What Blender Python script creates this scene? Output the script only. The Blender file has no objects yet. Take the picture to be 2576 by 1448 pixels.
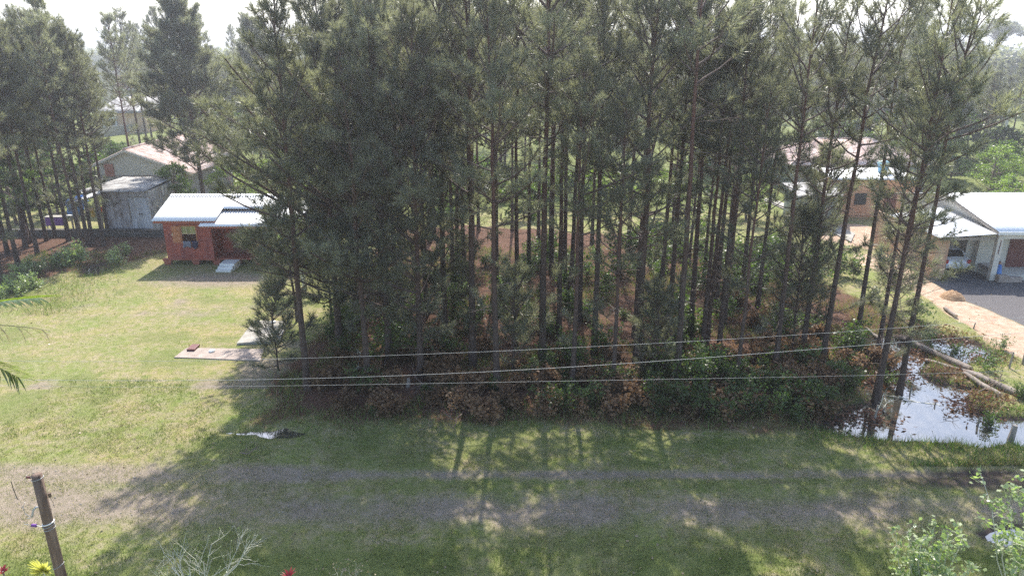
import bpy, math, random
import numpy as np
from mathutils import Vector
R = math.radians
rs = np.random.RandomState(7); random.seed(7)

# ------------------------------------------------------------------ camera, sky, sun
FP, CH = 1806.0, 14.0                       # focal length in 2576-wide pixels, camera height (m)
PITCH = math.atan(606 / FP); SP, CP = math.sin(PITCH), math.cos(PITCH)
scene = bpy.context.scene
col = scene.collection
cam_d = bpy.data.cameras.new("camera"); cam = bpy.data.objects.new("camera", cam_d); col.objects.link(cam)
cam_d.sensor_width = 36.0; cam_d.lens = 36.0 * FP / 2576.0; cam_d.clip_end = 6000; cam_d.clip_start = 0.1
cam.location = (0, 0, CH); cam.rotation_euler = (R(90) - PITCH, 0, 0)
scene.camera = cam
SUN_EL, SUN_AZ = R(48), R(1.5)              # the sun stands ahead of the camera, so everything is back-lit
world = bpy.data.worlds.new("World"); scene.world = world; world.use_nodes = True
nt = world.node_tree; bg = nt.nodes["Background"]
sky = nt.nodes.new("ShaderNodeTexSky"); sky.sky_type = 'NISHITA'; sky.sun_disc = False
sky.sun_elevation = SUN_EL; sky.sun_rotation = SUN_AZ; sky.dust_density = 1.6; sky.air_density = 1.0; sky.ozone_density = 1.0
nt.links.new(sky.outputs[0], bg.inputs[0]); bg.inputs[1].default_value = 0.15
sun_d = bpy.data.lights.new("sun", 'SUN'); sun_d.energy = 3.7; sun_d.angle = R(0.55); sun_d.color = (1.0, 0.95, 0.87)
sun = bpy.data.objects.new("sun", sun_d); col.objects.link(sun)
to_sun = Vector((math.sin(SUN_AZ) * math.cos(SUN_EL), math.cos(SUN_AZ) * math.cos(SUN_EL), math.sin(SUN_EL)))
sun.rotation_euler = (-to_sun).to_track_quat('-Z', 'Y').to_euler()
scene.view_settings.view_transform = 'Standard'; scene.view_settings.look = 'None'
scene.view_settings.exposure = 1.30; scene.view_settings.gamma = 1.0
scene.render.engine = 'CYCLES'
scene.cycles.max_bounces = 7; scene.cycles.diffuse_bounces = 3; scene.cycles.transmission_bounces = 4; scene.cycles.glossy_bounces = 2
scene.cycles.volume_bounces = 0; scene.cycles.caustics_reflective = False; scene.cycles.caustics_refractive = False
scene.cycles.use_denoising = False; scene.cycles.sample_clamp_indirect = 3.0; scene.cycles.sample_clamp_direct = 7.0

# ------------------------------------------------------------------ helpers
def G(px, py, z=0.0):                       # where the sight line through a photo point meets the height z
    v = (py - 724) / FP; Z = (CH - z) / (SP + v * CP)
    return ((px - 1288) / FP * Z, Z * (CP - v * SP))
def P(px, py, Y):                           # where it meets the upright plane at distance Y
    v = (py - 724) / FP; Z = Y / (CP - v * SP)
    return ((px - 1288) / FP * Z, CH - Z * (SP + v * CP))

def mesh(verts, faces, name="m", smooth=False, attr=None):
    me = bpy.data.meshes.new(name)
    verts = np.asarray(verts, dtype=np.float32)
    if isinstance(faces, np.ndarray):
        n, k = faces.shape
        me.vertices.add(len(verts)); me.vertices.foreach_set("co", verts.ravel())
        me.loops.add(n * k); me.loops.foreach_set("vertex_index", faces.astype(np.int32).ravel())
        me.polygons.add(n); me.polygons.foreach_set("loop_start", np.arange(0, n * k, k, dtype=np.int32))
        me.polygons.foreach_set("loop_total", np.full(n, k, dtype=np.int32))
    else:
        me.from_pydata([tuple(map(float, v)) for v in verts], [], faces)
    if smooth:
        me.polygons.foreach_set("use_smooth", np.ones(len(me.polygons), dtype=bool))
    if attr is not None:
        for nm, arr in attr.items():
            a = me.attributes.new(nm, 'FLOAT_COLOR', 'POINT'); c = np.ones((len(verts), 4), dtype=np.float32); c[:, :3] = arr
            a.data.foreach_set("color", c.ravel())
    me.update(calc_edges=True)
    return me

def obj(name, verts, faces, mat, parent=None, smooth=False, attr=None, world=True):
    v = np.asarray(verts, dtype=np.float64)
    if parent is not None and world:
        r = parent
        while r.parent: r = r.parent
        v = v - np.array(r.location)
    me = mesh(v, faces, name, smooth, attr); me.materials.append(mat)
    o = bpy.data.objects.new(name, me); col.objects.link(o); o.parent = parent
    return o
def tag(o, label, cat, group=None, kind=None):
    o["label"] = label; o["category"] = cat
    if group: o["group"] = group
    if kind: o["kind"] = kind
    return o
def thing(name, label, cat, loc=(0, 0, 0), group=None):
    o = bpy.data.objects.new(name, None); col.objects.link(o); o.location = loc; o.empty_display_size = 0.2
    return tag(o, label, cat, group)
def struct(o): o["kind"] = "structure"; return o
def stuff(o, label, cat): o["kind"] = "stuff"; o["label"] = label; o["category"] = cat; return o
def dup(root, loc, rotz=0.0, scale=1.0, label=None, group=None, tilt=(0, 0)):
    r = root.copy(); col.objects.link(r); r.location = loc; r.rotation_euler = (tilt[0], tilt[1], rotz)
    r.scale = (scale, scale, scale) if not isinstance(scale, tuple) else scale
    if label: r["label"] = label
    if group: r["group"] = group
    for ch in root.children:
        c = ch.copy(); col.objects.link(c); c.parent = r
        for g in ch.children:
            d = g.copy(); col.objects.link(d); d.parent = c
    return r

class MB:                                   # collects shapes into one mesh
    def __init__(s): s.v = []; s.f = []
    def add(s, vs, fs):
        n = len(s.v); s.v += [tuple(map(float, a)) for a in vs]; s.f += [tuple(int(i) + n for i in f) for f in fs]; return s
    def box(s, x0, x1, y0, y1, z0, z1):
        return s.add([(x0, y0, z0), (x1, y0, z0), (x1, y1, z0), (x0, y1, z0), (x0, y0, z1), (x1, y0, z1), (x1, y1, z1), (x0, y1, z1)],
                     [(0, 3, 2, 1), (4, 5, 6, 7), (0, 1, 5, 4), (1, 2, 6, 5), (2, 3, 7, 6), (3, 0, 4, 7)])
    def hexa(s, b, t):
        return s.add(list(b) + list(t), [(0, 3, 2, 1), (4, 5, 6, 7), (0, 1, 5, 4), (1, 2, 6, 5), (2, 3, 7, 6), (3, 0, 4, 7)])
    def slab(s, quad, th):                  # a sheet through four corners with thickness th downwards
        return s.hexa([(x, y, z - th) for x, y, z in quad], quad)
    def prism_y(s, pts, y0, y1):            # an XZ outline pushed along Y
        n = len(pts)
        return s.add([(x, y0, z) for x, z in pts] + [(x, y1, z) for x, z in pts],
                     [tuple(range(n)), tuple(range(2 * n - 1, n - 1, -1))] + [(i + n, (i + 1) % n + n, (i + 1) % n, i) for i in range(n)])
    def tube(s, pts, rad, n=8, cap=True):
        v, f = tube_np(pts, rad, n); b = len(s.v)
        s.add(v, f)
        if cap:
            s.f.append(tuple(range(b + n - 1, b - 1, -1))); s.f.append(tuple(b + (len(pts) - 1) * n + i for i in range(n)))
        return s
    def lathe(s, prof, c, n=16):            # prof: (radius, z)
        v = []; f = []
        for r, z in prof:
            for i in range(n):
                a = 2 * math.pi * i / n; v.append((c[0] + r * math.cos(a), c[1] + r * math.sin(a), c[2] + z))
        for k in range(len(prof) - 1):
            for i in range(n):
                j = (i + 1) % n; f.append((k * n + i, k * n + j, (k + 1) * n + j, (k + 1) * n + i))
        f.append(tuple(range(n - 1, -1, -1))); f.append(tuple((len(prof) - 1) * n + i for i in range(n)))
        return s.add(v, f)
    def obj(s, name, mat, parent=None, smooth=False, bevel=0):
        o = obj(name, s.v, s.f, mat, parent, smooth)
        if bevel:
            m = o.modifiers.new("b", 'BEVEL'); m.width = bevel; m.segments = 2; m.limit_method = 'ANGLE'
        return o

def tube_np(pts, rad, n=8):
    pts = np.asarray(pts, float); m = len(pts)
    rad = np.full(m, rad) if np.isscalar(rad) else np.asarray(rad, float)
    t = np.gradient(pts, axis=0); t /= np.linalg.norm(t, axis=1)[:, None] + 1e-9
    ref = np.where(np.abs(t[:, 2:3]) > 0.9, np.array([[1.0, 0, 0]]), np.array([[0, 0, 1.0]]))
    if np.abs(t[0, 2]) > 0.9 or np.abs(t[:, 2]).mean() > 0.7: ref = np.tile([[1.0, 0, 0]], (m, 1))
    u = np.cross(t, ref); u /= np.linalg.norm(u, axis=1)[:, None] + 1e-9; w = np.cross(t, u)
    a = np.arange(n) * 2 * math.pi / n
    v = pts[:, None, :] + rad[:, None, None] * (u[:, None, :] * np.cos(a)[None, :, None] + w[:, None, :] * np.sin(a)[None, :, None])
    i = np.arange(m - 1)[:, None] * n; j = np.arange(n)[None, :]; k = (j + 1) % n
    f = np.stack([i + j, i + k, i + n + k, i + n + j], axis=-1).reshape(-1, 4)
    return v.reshape(-1, 3), f
class NB:                                   # numpy collector of equal-sided faces
    def __init__(s): s.v = []; s.f = []; s.n = 0; s.c = []
    def add(s, v, f, c=None):
        s.v.append(v); s.f.append(f + s.n); s.n += len(v)
        if c is not None: s.c.append(c)
        return s
    def get(s): return np.concatenate(s.v), np.concatenate(s.f)

# value noise
def vnoise(x, y, seed=0):
    def h(i, j):
        n = (i * 374761393 + j * 668265263 + seed * 974634777) & 0xffffffff
        n = ((n ^ (n >> 13)) * 1274126177) & 0xffffffff
        return ((n ^ (n >> 16)) & 0xffff) / 65535.0
    xi = np.floor(x).astype(np.int64); yi = np.floor(y).astype(np.int64); fx = x - xi; fy = y - yi
    fx = fx * fx * (3 - 2 * fx); fy = fy * fy * (3 - 2 * fy)
    return (h(xi, yi) * (1 - fx) + h(xi + 1, yi) * fx) * (1 - fy) + (h(xi, yi + 1) * (1 - fx) + h(xi + 1, yi + 1) * fx) * fy
def fbm(x, y, s=1.0, seed=0, o=4):
    r = 0; a = 0.5; t = 0
    for k in range(o):
        r = r + a * vnoise(x / s, y / s, seed + k); t += a; a *= 0.5; s *= 0.5
    return r / t
def sstep(a, b, x): t = np.clip((x - a) / (b - a), 0, 1); return t * t * (3 - 2 * t)
def sdf(poly, x, y):                        # signed distance to a polygon, positive inside
    d = np.full(x.shape, 1e9); ins = np.zeros(x.shape, bool); n = len(poly)
    for i in range(n):
        ax, ay = poly[i]; bx, by = poly[(i + 1) % n]; ex, ey = bx - ax, by - ay
        t = np.clip(((x - ax) * ex + (y - ay) * ey) / (ex * ex + ey * ey + 1e-9), 0, 1)
        d = np.minimum(d, np.hypot(x - ax - t * ex, y - ay - t * ey))
        c = ((ay > y) != (by > y)) & (x < ex * (y - ay) / (ey + 1e-12 * (ey == 0)) + ax); ins ^= c
    return np.where(ins, d, -d)

# ------------------------------------------------------------------ materials
def lnk(m, a, b): m.node_tree.links.new(a, b)
def nd(m, t, **kw):
    n = m.node_tree.nodes.new("ShaderNode" + t)
    for k, v in kw.items(): setattr(n, k, v)
    return n
def ramp(m, fac, stops):
    r = nd(m, "ValToRGB"); e = r.color_ramp.elements
    while len(e) < len(stops): e.new(0.5)
    for i, (p, c) in enumerate(stops): e[i].position = p; e[i].color = (*c, 1) if len(c) == 3 else c
    lnk(m, fac, r.inputs[0]); return r.outputs[0]
def noise(m, vec, scale, detail=4, rough=0.55, dist=0.0):
    n = nd(m, "TexNoise"); n.inputs["Scale"].default_value = scale; n.inputs["Detail"].default_value = detail
    n.inputs["Roughness"].default_value = rough; n.inputs["Distortion"].default_value = dist
    if vec is not None: lnk(m, vec, n.inputs["Vector"])
    return n.outputs["Fac"]
def mix(m, f, a, b, mode='MIX'):
    n = nd(m, "Mix", data_type='RGBA', blend_type=mode)
    for s, v in ((n.inputs[0], f), (n.inputs[6], a), (n.inputs[7], b)):
        if isinstance(v, (int, float)): s.default_value = v
        elif isinstance(v, tuple): s.default_value = (*v, 1)
        else: lnk(m, v, s)
    return n.outputs[2]
def mapping(m, src, scale=(1, 1, 1), rot=(0, 0, 0)):
    p = nd(m, "Mapping"); p.inputs["Scale"].default_value = scale; p.inputs["Rotation"].default_value = rot
    lnk(m, src, p.inputs[0]); return p.outputs[0]
def base(name):
    m = bpy.data.materials.new(name); m.use_nodes = True
    b = m.node_tree.nodes["Principled BSDF"]; b.inputs["Roughness"].default_value = 0.8
    g = nd(m, "NewGeometry"); tc = nd(m, "TexCoord")
    return m, b, g.outputs["Position"], tc.outputs["Object"]
def bump(m, b, h, dist=0.02, s=1.0):
    n = nd(m, "Bump"); n.inputs["Distance"].default_value = dist; n.inputs["Strength"].default_value = s
    lnk(m, h, n.inputs["Height"]); lnk(m, n.outputs[0], b.inputs["Normal"])
def plain(name, c1, c2=None, scale=3.0, rough=0.8, metal=0.0, sc3=(1, 1, 1), bmp=0.0, spec=0.5, lo=0.3, hi=0.7, detail=5):
    m, b, pos, oc = base(name); c2 = c2 or tuple(0.8 * x for x in c1)
    f = noise(m, mapping(m, oc, sc3), scale, detail)
    lnk(m, ramp(m, f, [(lo, c1), (hi, c2)]), b.inputs["Base Color"])
    b.inputs["Roughness"].default_value = rough; b.inputs["Metallic"].default_value = metal; b.inputs["Specular IOR Level"].default_value = spec
    if bmp: bump(m, b, noise(m, mapping(m, oc, sc3), scale * 4, 6), bmp)
    return m
def leafmat(name, c1, c2, scale=1.5, trans=0.45, rough=0.4, spec=0.5, tint=(1.0, 1.25, 0.45)):
    m, b, pos, oc = base(name)
    oi = nd(m, "ObjectInfo")
    f = noise(m, oc, scale, 3); c = ramp(m, f, [(0.32, c1), (0.68, c2)])
    hsv = nd(m, "HueSaturation"); lnk(m, c, hsv.inputs["Color"])
    mr = nd(m, "MapRange"); mr.inputs[3].default_value = 0.7; mr.inputs[4].default_value = 1.3; lnk(m, oi.outputs["Random"], mr.inputs[0])
    lnk(m, mr.outputs[0], hsv.inputs["Value"]); c = hsv.outputs[0]
    lnk(m, c, b.inputs["Base Color"]); b.inputs["Roughness"].default_value = rough; b.inputs["Specular IOR Level"].default_value = spec
    t = nd(m, "BsdfTranslucent"); lnk(m, mix(m, 1.0, c, tint, 'MULTIPLY'), t.inputs[0])
    mx = nd(m, "MixShader"); mx.inputs[0].default_value = trans
    out = m.node_tree.nodes["Material Output"]
    lnk(m, b.outputs[0], mx.inputs[1]); lnk(m, t.outputs[0], mx.inputs[2]); lnk(m, mx.outputs[0], out.inputs[0])
    return m

# colours shared by the ground and by what grows or lies on it
C_DRY = (0.31, 0.275, 0.150); C_OLIVE = (0.250, 0.250, 0.090); C_LUSH = (0.165, 0.205, 0.062)
C_NEEDLE = (0.150, 0.076, 0.052); C_SOIL = (0.070, 0.052, 0.040); C_ROAD = (0.30, 0.245, 0.19); C_DIRT = (0.50, 0.37, 0.27)
C_GRAVEL = (0.15, 0.14, 0.14); C_MUD = (0.060, 0.048, 0.042)

def mat_ground():
    m, b, pos, oc = base("terrain")
    za = nd(m, "Attribute", attribute_name="za"); zb = nd(m, "Attribute", attribute_name="zb")
    sa = nd(m, "SeparateColor"); sb = nd(m, "SeparateColor"); lnk(m, za.outputs["Color"], sa.inputs[0]); lnk(m, zb.outputs["Color"], sb.inputs[0])
    fine = noise(m, pos, 26, 5, 0.7); mid = noise(m, pos, 3.2, 5, 0.62, 0.4); big = noise(m, pos, 0.42, 4, 0.6)
    grass = ramp(m, mid, [(0.28, C_LUSH), (0.42, C_OLIVE), (0.56, C_DRY), (0.75, (0.36, 0.30, 0.21))])
    grass2 = ramp(m, big, [(0.36, (0.80, 0.95, 0.70)), (0.52, (1, 1, 1)), (0.66, (1.15, 1.08, 1.06))])
    grass = mix(m, 1.0, grass, grass2, 'MULTIPLY')
    lush = mix(m, mid, (0.125, 0.160, 0.045), (0.215, 0.235, 0.080))
    def fac(x, w=0.35):                     # breaks a soft zone mask up with fine noise
        a = nd(m, "Math", operation='MULTIPLY_ADD'); lnk(m, fine, a.inputs[0]); a.inputs[1].default_value = w; a.inputs[2].default_value = -w * 0.5
        s = nd(m, "Math", operation='ADD', use_clamp=True); lnk(m, x, s.inputs[0]); lnk(m, a.outputs[0], s.inputs[1])
        return ramp(m, s.outputs[0], [(0.25, (0, 0, 0)), (0.75, (1, 1, 1))])
    c = mix(m, fac(sb.outputs[1]), grass, lush)
    road = ramp(m, mid, [(0.3, (0.22, 0.19, 0.12)), (0.55, C_ROAD), (0.8, (0.37, 0.30, 0.235))])
    c = mix(m, fac(sa.outputs[1], 0.7), c, road)
    floor = ramp(m, noise(m, pos, 7, 6, 0.7, 0.6), [(0.28, C_SOIL), (0.42, (0.11, 0.068, 0.045)), (0.56, C_NEEDLE), (0.75, (0.24, 0.145, 0.100))])
    c = mix(m, fac(sa.outputs[0], 0.6), c, floor)
    dirt = ramp(m, noise(m, pos, 2.0, 6, 0.65), [(0.3, (0.38, 0.23, 0.15)), (0.55, C_DIRT), (0.75, (0.60, 0.49, 0.38))])
    c = mix(m, fac(sa.outputs[2], 0.5), c, dirt)
    grav = ramp(m, noise(m, pos, 40, 4, 0.8), [(0.3, (0.075, 0.07, 0.072)), (0.55, C_GRAVEL), (0.8, (0.30, 0.28, 0.28))])
    c = mix(m, fac(sb.outputs[0], 0.3), c, grav)
    c = mix(m, fac(sb.outputs[2], 0.5), c, mix(m, mid, C_MUD, (0.11, 0.08, 0.066)))
    vf = ramp(m, fine, [(0.25, (0.62, 0.62, 0.62)), (0.75, (1.3, 1.3, 1.3))])
    lnk(m, mix(m, 1.0, c, vf, 'MULTIPLY'), b.inputs["Base Color"]); b.inputs["Roughness"].default_value = 0.95; b.inputs["Specular IOR Level"].default_value = 0.15
    bump(m, b, fine, 0.06, 0.9)
    return m
def mat_attr(name, rough=0.55, trans=0.4, spec=0.35, att="col", tint=(1.0, 1.2, 0.5)):
    m, b, pos, oc = base(name); a = nd(m, "Attribute", attribute_name=att)
    lnk(m, a.outputs["Color"], b.inputs["Base Color"]); b.inputs["Roughness"].default_value = rough; b.inputs["Specular IOR Level"].default_value = spec
    if trans:
        t = nd(m, "BsdfTranslucent"); lnk(m, mix(m, 1.0, a.outputs["Color"], tint, 'MULTIPLY'), t.inputs[0])
        mx = nd(m, "MixShader"); mx.inputs[0].default_value = trans; out = m.node_tree.nodes["Material Output"]
        lnk(m, b.outputs[0], mx.inputs[1]); lnk(m, t.outputs[0], mx.inputs[2]); lnk(m, mx.outputs[0], out.inputs[0])
    return m
def mat_bark():
    m, b, pos, oc = base("pine bark")
    s = nd(m, "SeparateXYZ"); lnk(m, oc, s.inputs[0])
    v = nd(m, "TexVoronoi"); v.inputs["Scale"].default_value = 9; lnk(m, mapping(m, oc, (2.2, 2.2, 0.7)), v.inputs["Vector"])
    f = noise(m, mapping(m, oc, (3, 3, 0.8)), 6, 6, 0.7)
    lo = ramp(m, f, [(0.3, (0.045, 0.034, 0.030)), (0.6, (0.115, 0.082, 0.068)), (0.8, (0.21, 0.17, 0.15))])
    hi = ramp(m, f, [(0.3, (0.085, 0.042, 0.034)), (0.6, (0.17, 0.085, 0.065)), (0.8, (0.24, 0.15, 0.12))])
    mr = nd(m, "MapRange"); mr.inputs[1].default_value = 3.5; mr.inputs[2].default_value = 9.5; lnk(m, s.outputs[2], mr.inputs[0])
    lnk(m, mix(m, mr.outputs[0], lo, hi), b.inputs["Base Color"]); b.inputs["Roughness"].default_value = 0.9; b.inputs["Specular IOR Level"].default_value = 0.2
    bump(m, b, v.outputs["Distance"], 0.03, 0.9)
    return m
M = {}
M['ground'] = mat_ground()
M['grass'] = mat_attr("grass blades"); M['litter'] = mat_attr("fallen needles", 0.7, 0.15, 0.2, tint=(1, 0.9, 0.8))
M['bark'] = mat_bark()
M['needle'] = leafmat("pine needles", (0.175, 0.175, 0.142), (0.280, 0.280, 0.228), 0.8, 0.60, 0.36, 0.9, (1.0, 1.06, 0.62))
M['needle_dry'] = leafmat("dry pine needles", (0.16, 0.075, 0.05), (0.22, 0.13, 0.075), 0.8, 0.3, 0.5, 0.3, (1, 0.85, 0.6))
M['twig'] = plain("bare twig", (0.10, 0.062, 0.052), (0.24, 0.18, 0.15), 3)
M['twig_pale'] = plain("pale dry twig", (0.48, 0.46, 0.35), (0.66, 0.64, 0.52), 5)
M['leaf'] = leafmat("shrub leaves", (0.075, 0.105, 0.040), (0.14, 0.19, 0.065), 2.5, 0.5, 0.42, 0.5)
M['leaf_lime'] = leafmat("lime leaves", (0.135, 0.175, 0.05), (0.25, 0.30, 0.095), 1.2, 0.5, 0.35, 0.5)
M['leaf_pale'] = leafmat("pale glossy leaves", (0.20, 0.25, 0.12), (0.40, 0.44, 0.27), 2.5, 0.45, 0.36, 0.6)
M['palm'] = leafmat("palm leaflets", (0.13, 0.16, 0.035), (0.24, 0.28, 0.07), 2.5, 0.4, 0.22, 1.0)
M['palm_dead'] = leafmat("dead palm leaflets", (0.25, 0.19, 0.10), (0.42, 0.34, 0.22), 4, 0.3, 0.4, 0.5, (1, 0.9, 0.6))
def mat_water():
    m, b, pos, oc = base("water")
    b.inputs["Base Color"].default_value = (0.05, 0.045, 0.036, 1); b.inputs["Roughness"].default_value = 0.03
    b.inputs["IOR"].default_value = 2.1; b.inputs["Specular IOR Level"].default_value = 1.0
    bump(m, b, noise(m, pos, 1.6, 3), 0.004, 0.5)
    return m
M['water'] = mat_water()

# ------------------------------------------------------------------ terrain
POND = [G(*p) for p in [(2040, 1072), (2110, 1086), (2184, 1094), (2300, 1102), (2445, 1109), (2640, 1112), (2760, 1080), (2700, 1052), (2576, 1050), (2491, 1043),
                        (2440, 1034), (2424, 1000), (2450, 975), (2392, 968), (2378, 985), (2345, 960), (2300, 930), (2330, 905), (2290, 870), (2230, 840), (2190, 850), (2250, 905), (2230, 950), (2150, 960), (2195, 1005), (2120, 1035)]]
POND2 = [G(*p) for p in [(2330, 840), (2430, 850), (2500, 880), (2510, 905), (2420, 905), (2360, 880)]]
DITCH = [G(*p) for p in [(565, 1079), (640, 1074), (720, 1074), (800, 1080), (790, 1087), (720, 1091), (640, 1090)]]
PUD_L = [G(*p) for p in [(215, 668), (262, 660), (262, 672), (238, 690), (212, 692)]]
PUD_R = [G(*p) for p in [(2470, 1340), (2530, 1325), (2640, 1310), (2640, 1365), (2540, 1358), (2490, 1352)]]
PUD_M = [G(*p) for p in [(2340, 1187), (2450, 1180), (2620, 1178), (2620, 1186), (2430, 1190)]]
FOREST = [(-10.2, 25.4), (-4, 25.2), (6, 25.0), (12, 24.9), (15.0, 27.0), (20.5, 29.0), (21.5, 33.5), (21, 38), (19, 43), (15, 50), (8, 54), (-2, 57), (-9, 56), (-10.5, 45), (-9.0, 38), (-10.3, 31)]
GROVE = [(-60, 43), (-36, 42.5), (-30, 44.0), (-27.5, 46.5), (-25, 49), (-24, 55), (-60, 55.5)]
DRIVE = [G(*p) for p in [(2150, 640), (2230, 640), (2331, 699), (2399, 742), (2480, 775), (2576, 818), (2800, 900), (2800, 1010), (2576, 903), (2491, 871), (2448, 833), (2399, 796), (2310, 735), (2240, 690), (2160, 665)]]
DRIVE2 = [(22, 57), (26, 50), (30, 53), (29, 58), (24, 60)]
YARD = [G(*p) for p in [(2331, 699), (2399, 742), (2480, 775), (2576, 818), (2800, 900), (2800, 640), (2345, 640)]]
def wet(x, y):
    d = np.maximum.reduce([sdf(POND, x, y), sdf(POND2, x, y) - 0.1, sdf(DITCH, x, y) - 0.0, sdf(PUD_L, x, y), sdf(PUD_R, x, y), sdf(PUD_M, x, y) - 0.28])
    return d
def height(x, y):
    x = np.asarray(x, float); y = np.asarray(y, float)
    near = (np.abs(x) < 70) & (y < 90) & (y > 5)
    h = 0.10 * (fbm(x, y, 3.0, 5) - 0.5) + 0.03 * (fbm(x, y, 0.6, 9, 2) - 0.5)
    d = np.full(x.shape, -99.0); d[near] = wet(x[near], y[near])
    d = d + 0.9 * (fbm(x, y, 1.1, 21) - 0.5)
    h = h - 0.34 * sstep(-0.55, 0.45, d)
    h = h - 0.05 * np.exp(-((y - 21.45) / 0.22) ** 2) * sstep(0, 6, x) - 0.04 * np.exp(-((y - 19.9) / 0.25) ** 2) * sstep(-14, 0, x) * (x < 60)
    h = h + 0.25 * sstep(26.0, 28.0, y) * sstep(-11, -7, x) * sstep(18, 10, x) * (y < 60)
    far = sstep(150, 900, np.hypot(x, y)); h = h * (1 - far) + far * 6 * (fbm(x, y, 400, 3) - 0.3)
    return h
def zones(x, y):
    w = 1.3 * (fbm(x, y, 2.2, 33) - 0.5); w2 = 0.8 * (fbm(x, y, 0.8, 35) - 0.5)
    far = (np.abs(x) > 75) | (y > 95)
    def S(poly, soft=0.6, k=1.0): 
        d = sdf(poly, x, y) + k * (w + w2); d = np.where(far, -9, d); return sstep(-soft, soft, d)
    forest = np.maximum(S(FOREST, 0.9, 1.6), S(GROVE, 0.9, 1.6))
    yr = 20.35 + 0.25 * np.sin(x * 0.12)
    left = sstep(-4, -9, x)
    t1 = np.exp(-((y - 21.5 + 0.25 * w) / (0.30 + 0.5 * left)) ** 2); t2 = np.exp(-((y - 19.5 + 0.3 * w) / (0.95 + 0.15 * left)) ** 2)
    rd = np.clip(np.maximum.reduce([t2, t1 * 0.95, 0.85 * left * np.exp(-((y - yr) / 1.1) ** 2)]) * (0.80 + 0.95 * w + 0.5 * w2), 0, 1) * (np.abs(x) < 70)
    bare = 0.7 * sstep(0.56, 0.68, fbm(x, y, 5.5, 71)) * ((y > 28) & (y < 44) & (x < -10) & (x > -26))
    bare = np.maximum(bare, 0.9 * np.exp(-((x + 18.5) / 5) ** 2 - ((y - 43.3) / 1.8) ** 2))
    rd = np.maximum(rd, bare)
    drive = np.maximum(S(DRIVE, 0.25, 0.35), S(DRIVE2, 0.6))
    yard = S(YARD, 0.2, 0.15) * (1 - 0)
    drive = drive * (1 - yard)
    lush = sstep(0.48, 0.66, fbm(x, y, 2.6, 55)) * 0.55
    lush = np.maximum(lush, np.exp(-((y - 23.5) / 0.9) ** 2) * (0.45 + w * 0.6) * sstep(-16, -9, x))
    lush = np.maximum(lush, 0.75 * sstep(18.1, 17.3, y) * (y > 10) * sstep(0.34, 0.52, fbm(x, y, 2, 77)))
    lush = np.clip(np.maximum(lush, sstep(60, 66, y) * 0.9) * (1 - 0.85 * np.clip(rd * 1.5, 0, 1)), 0, 1)
    d = np.where(far, -9, wet(x, y)) + 0.9 * (fbm(x, y, 1.1, 21) - 0.5)
    mud = np.maximum(sstep(-0.5, -0.1, d) * np.where((x < 0) & (y < 30), 0.25, 1.0), np.exp(-((y - 21.1) / 0.55) ** 2 - ((x - 15.8) / 3.4) ** 2) * 0.95)
    mud = np.maximum(mud, 0.75 * sstep(0.50, 0.62, fbm(x * 0.35, y * 1.6, 1.6, 91)) * np.exp(-((y - 20.6) / 1.1) ** 2) * sstep(5, 11, x) * (x < 60))
    return np.stack([forest, rd, drive], -1), np.stack([yard, lush, mud], -1)
gx = np.concatenate([-np.geomspace(2500, 46, 26)[:-1], np.arange(-46, 46.01, 0.24), np.geomspace(46, 2500, 26)[1:]])
gy = np.concatenate([np.arange(-40, 12, 4.0), np.arange(12, 62, 0.22), np.arange(62, 100, 1.0), np.geomspace(100, 2500, 30)])
XX, YY = np.meshgrid(gx, gy); nx, ny = len(gx), len(gy)
XX = XX + 0.0; ZZ = height(XX, YY); za, zb = zones(XX, YY)
ii, jj = np.meshgrid(np.arange(nx - 1), np.arange(ny - 1)); a0 = jj * nx + ii
quads = np.stack([a0, a0 + 1, a0 + 1 + nx, a0 + nx], -1).reshape(-1, 4)
cx = XX.ravel()[quads].mean(1); cy = YY.ravel()[quads].mean(1)
fz = za.reshape(-1, 3)[quads].mean(1); fb = zb.reshape(-1, 3)[quads].mean(1)
own = np.zeros(len(quads), int)
own[(np.abs(cy - 20.4) < 1.95) & (np.abs(cx) < 46)] = 1
own[(sdf(FOREST, cx, cy) > 0)] = 2; own[(sdf(GROVE, cx, cy) > 0) & (own == 0)] = 3
own[(fz[:, 2] > 0.5)] = 4; own[fb[:, 0] > 0.5] = 5
allv = np.stack([XX.ravel(), YY.ravel(), ZZ.ravel()], -1)
for k, nm in enumerate(["ground", "dirt_road", "forest_floor", "grove_ground", "dirt_path", "gravel_ground"]):
    q = quads[own == k]; u, inv = np.unique(q, return_inverse=True)
    o = obj(nm, allv[u], inv.reshape(-1, 4), M['ground'], attr={"za": za.reshape(-1, 3)[u], "zb": zb.reshape(-1, 3)[u]}, smooth=True); struct(o)
WL = -0.17
wb = MB()
for nm, (x0, x1, y0, y1) in {"water": (8, 34, 22.6, 40), "ditch_water": (-12, -4, 23.4, 25.4), "puddle_water": (9, 30, 17.0, 22.3), "spring_water": (-30, -25, 40, 47)}.items():
    o = MB().add([(x0, y0, WL), (x1, y0, WL), (x1, y1, WL), (x0, y1, WL)], [(0, 1, 2, 3)]).obj(nm, M['water']); struct(o)

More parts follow.
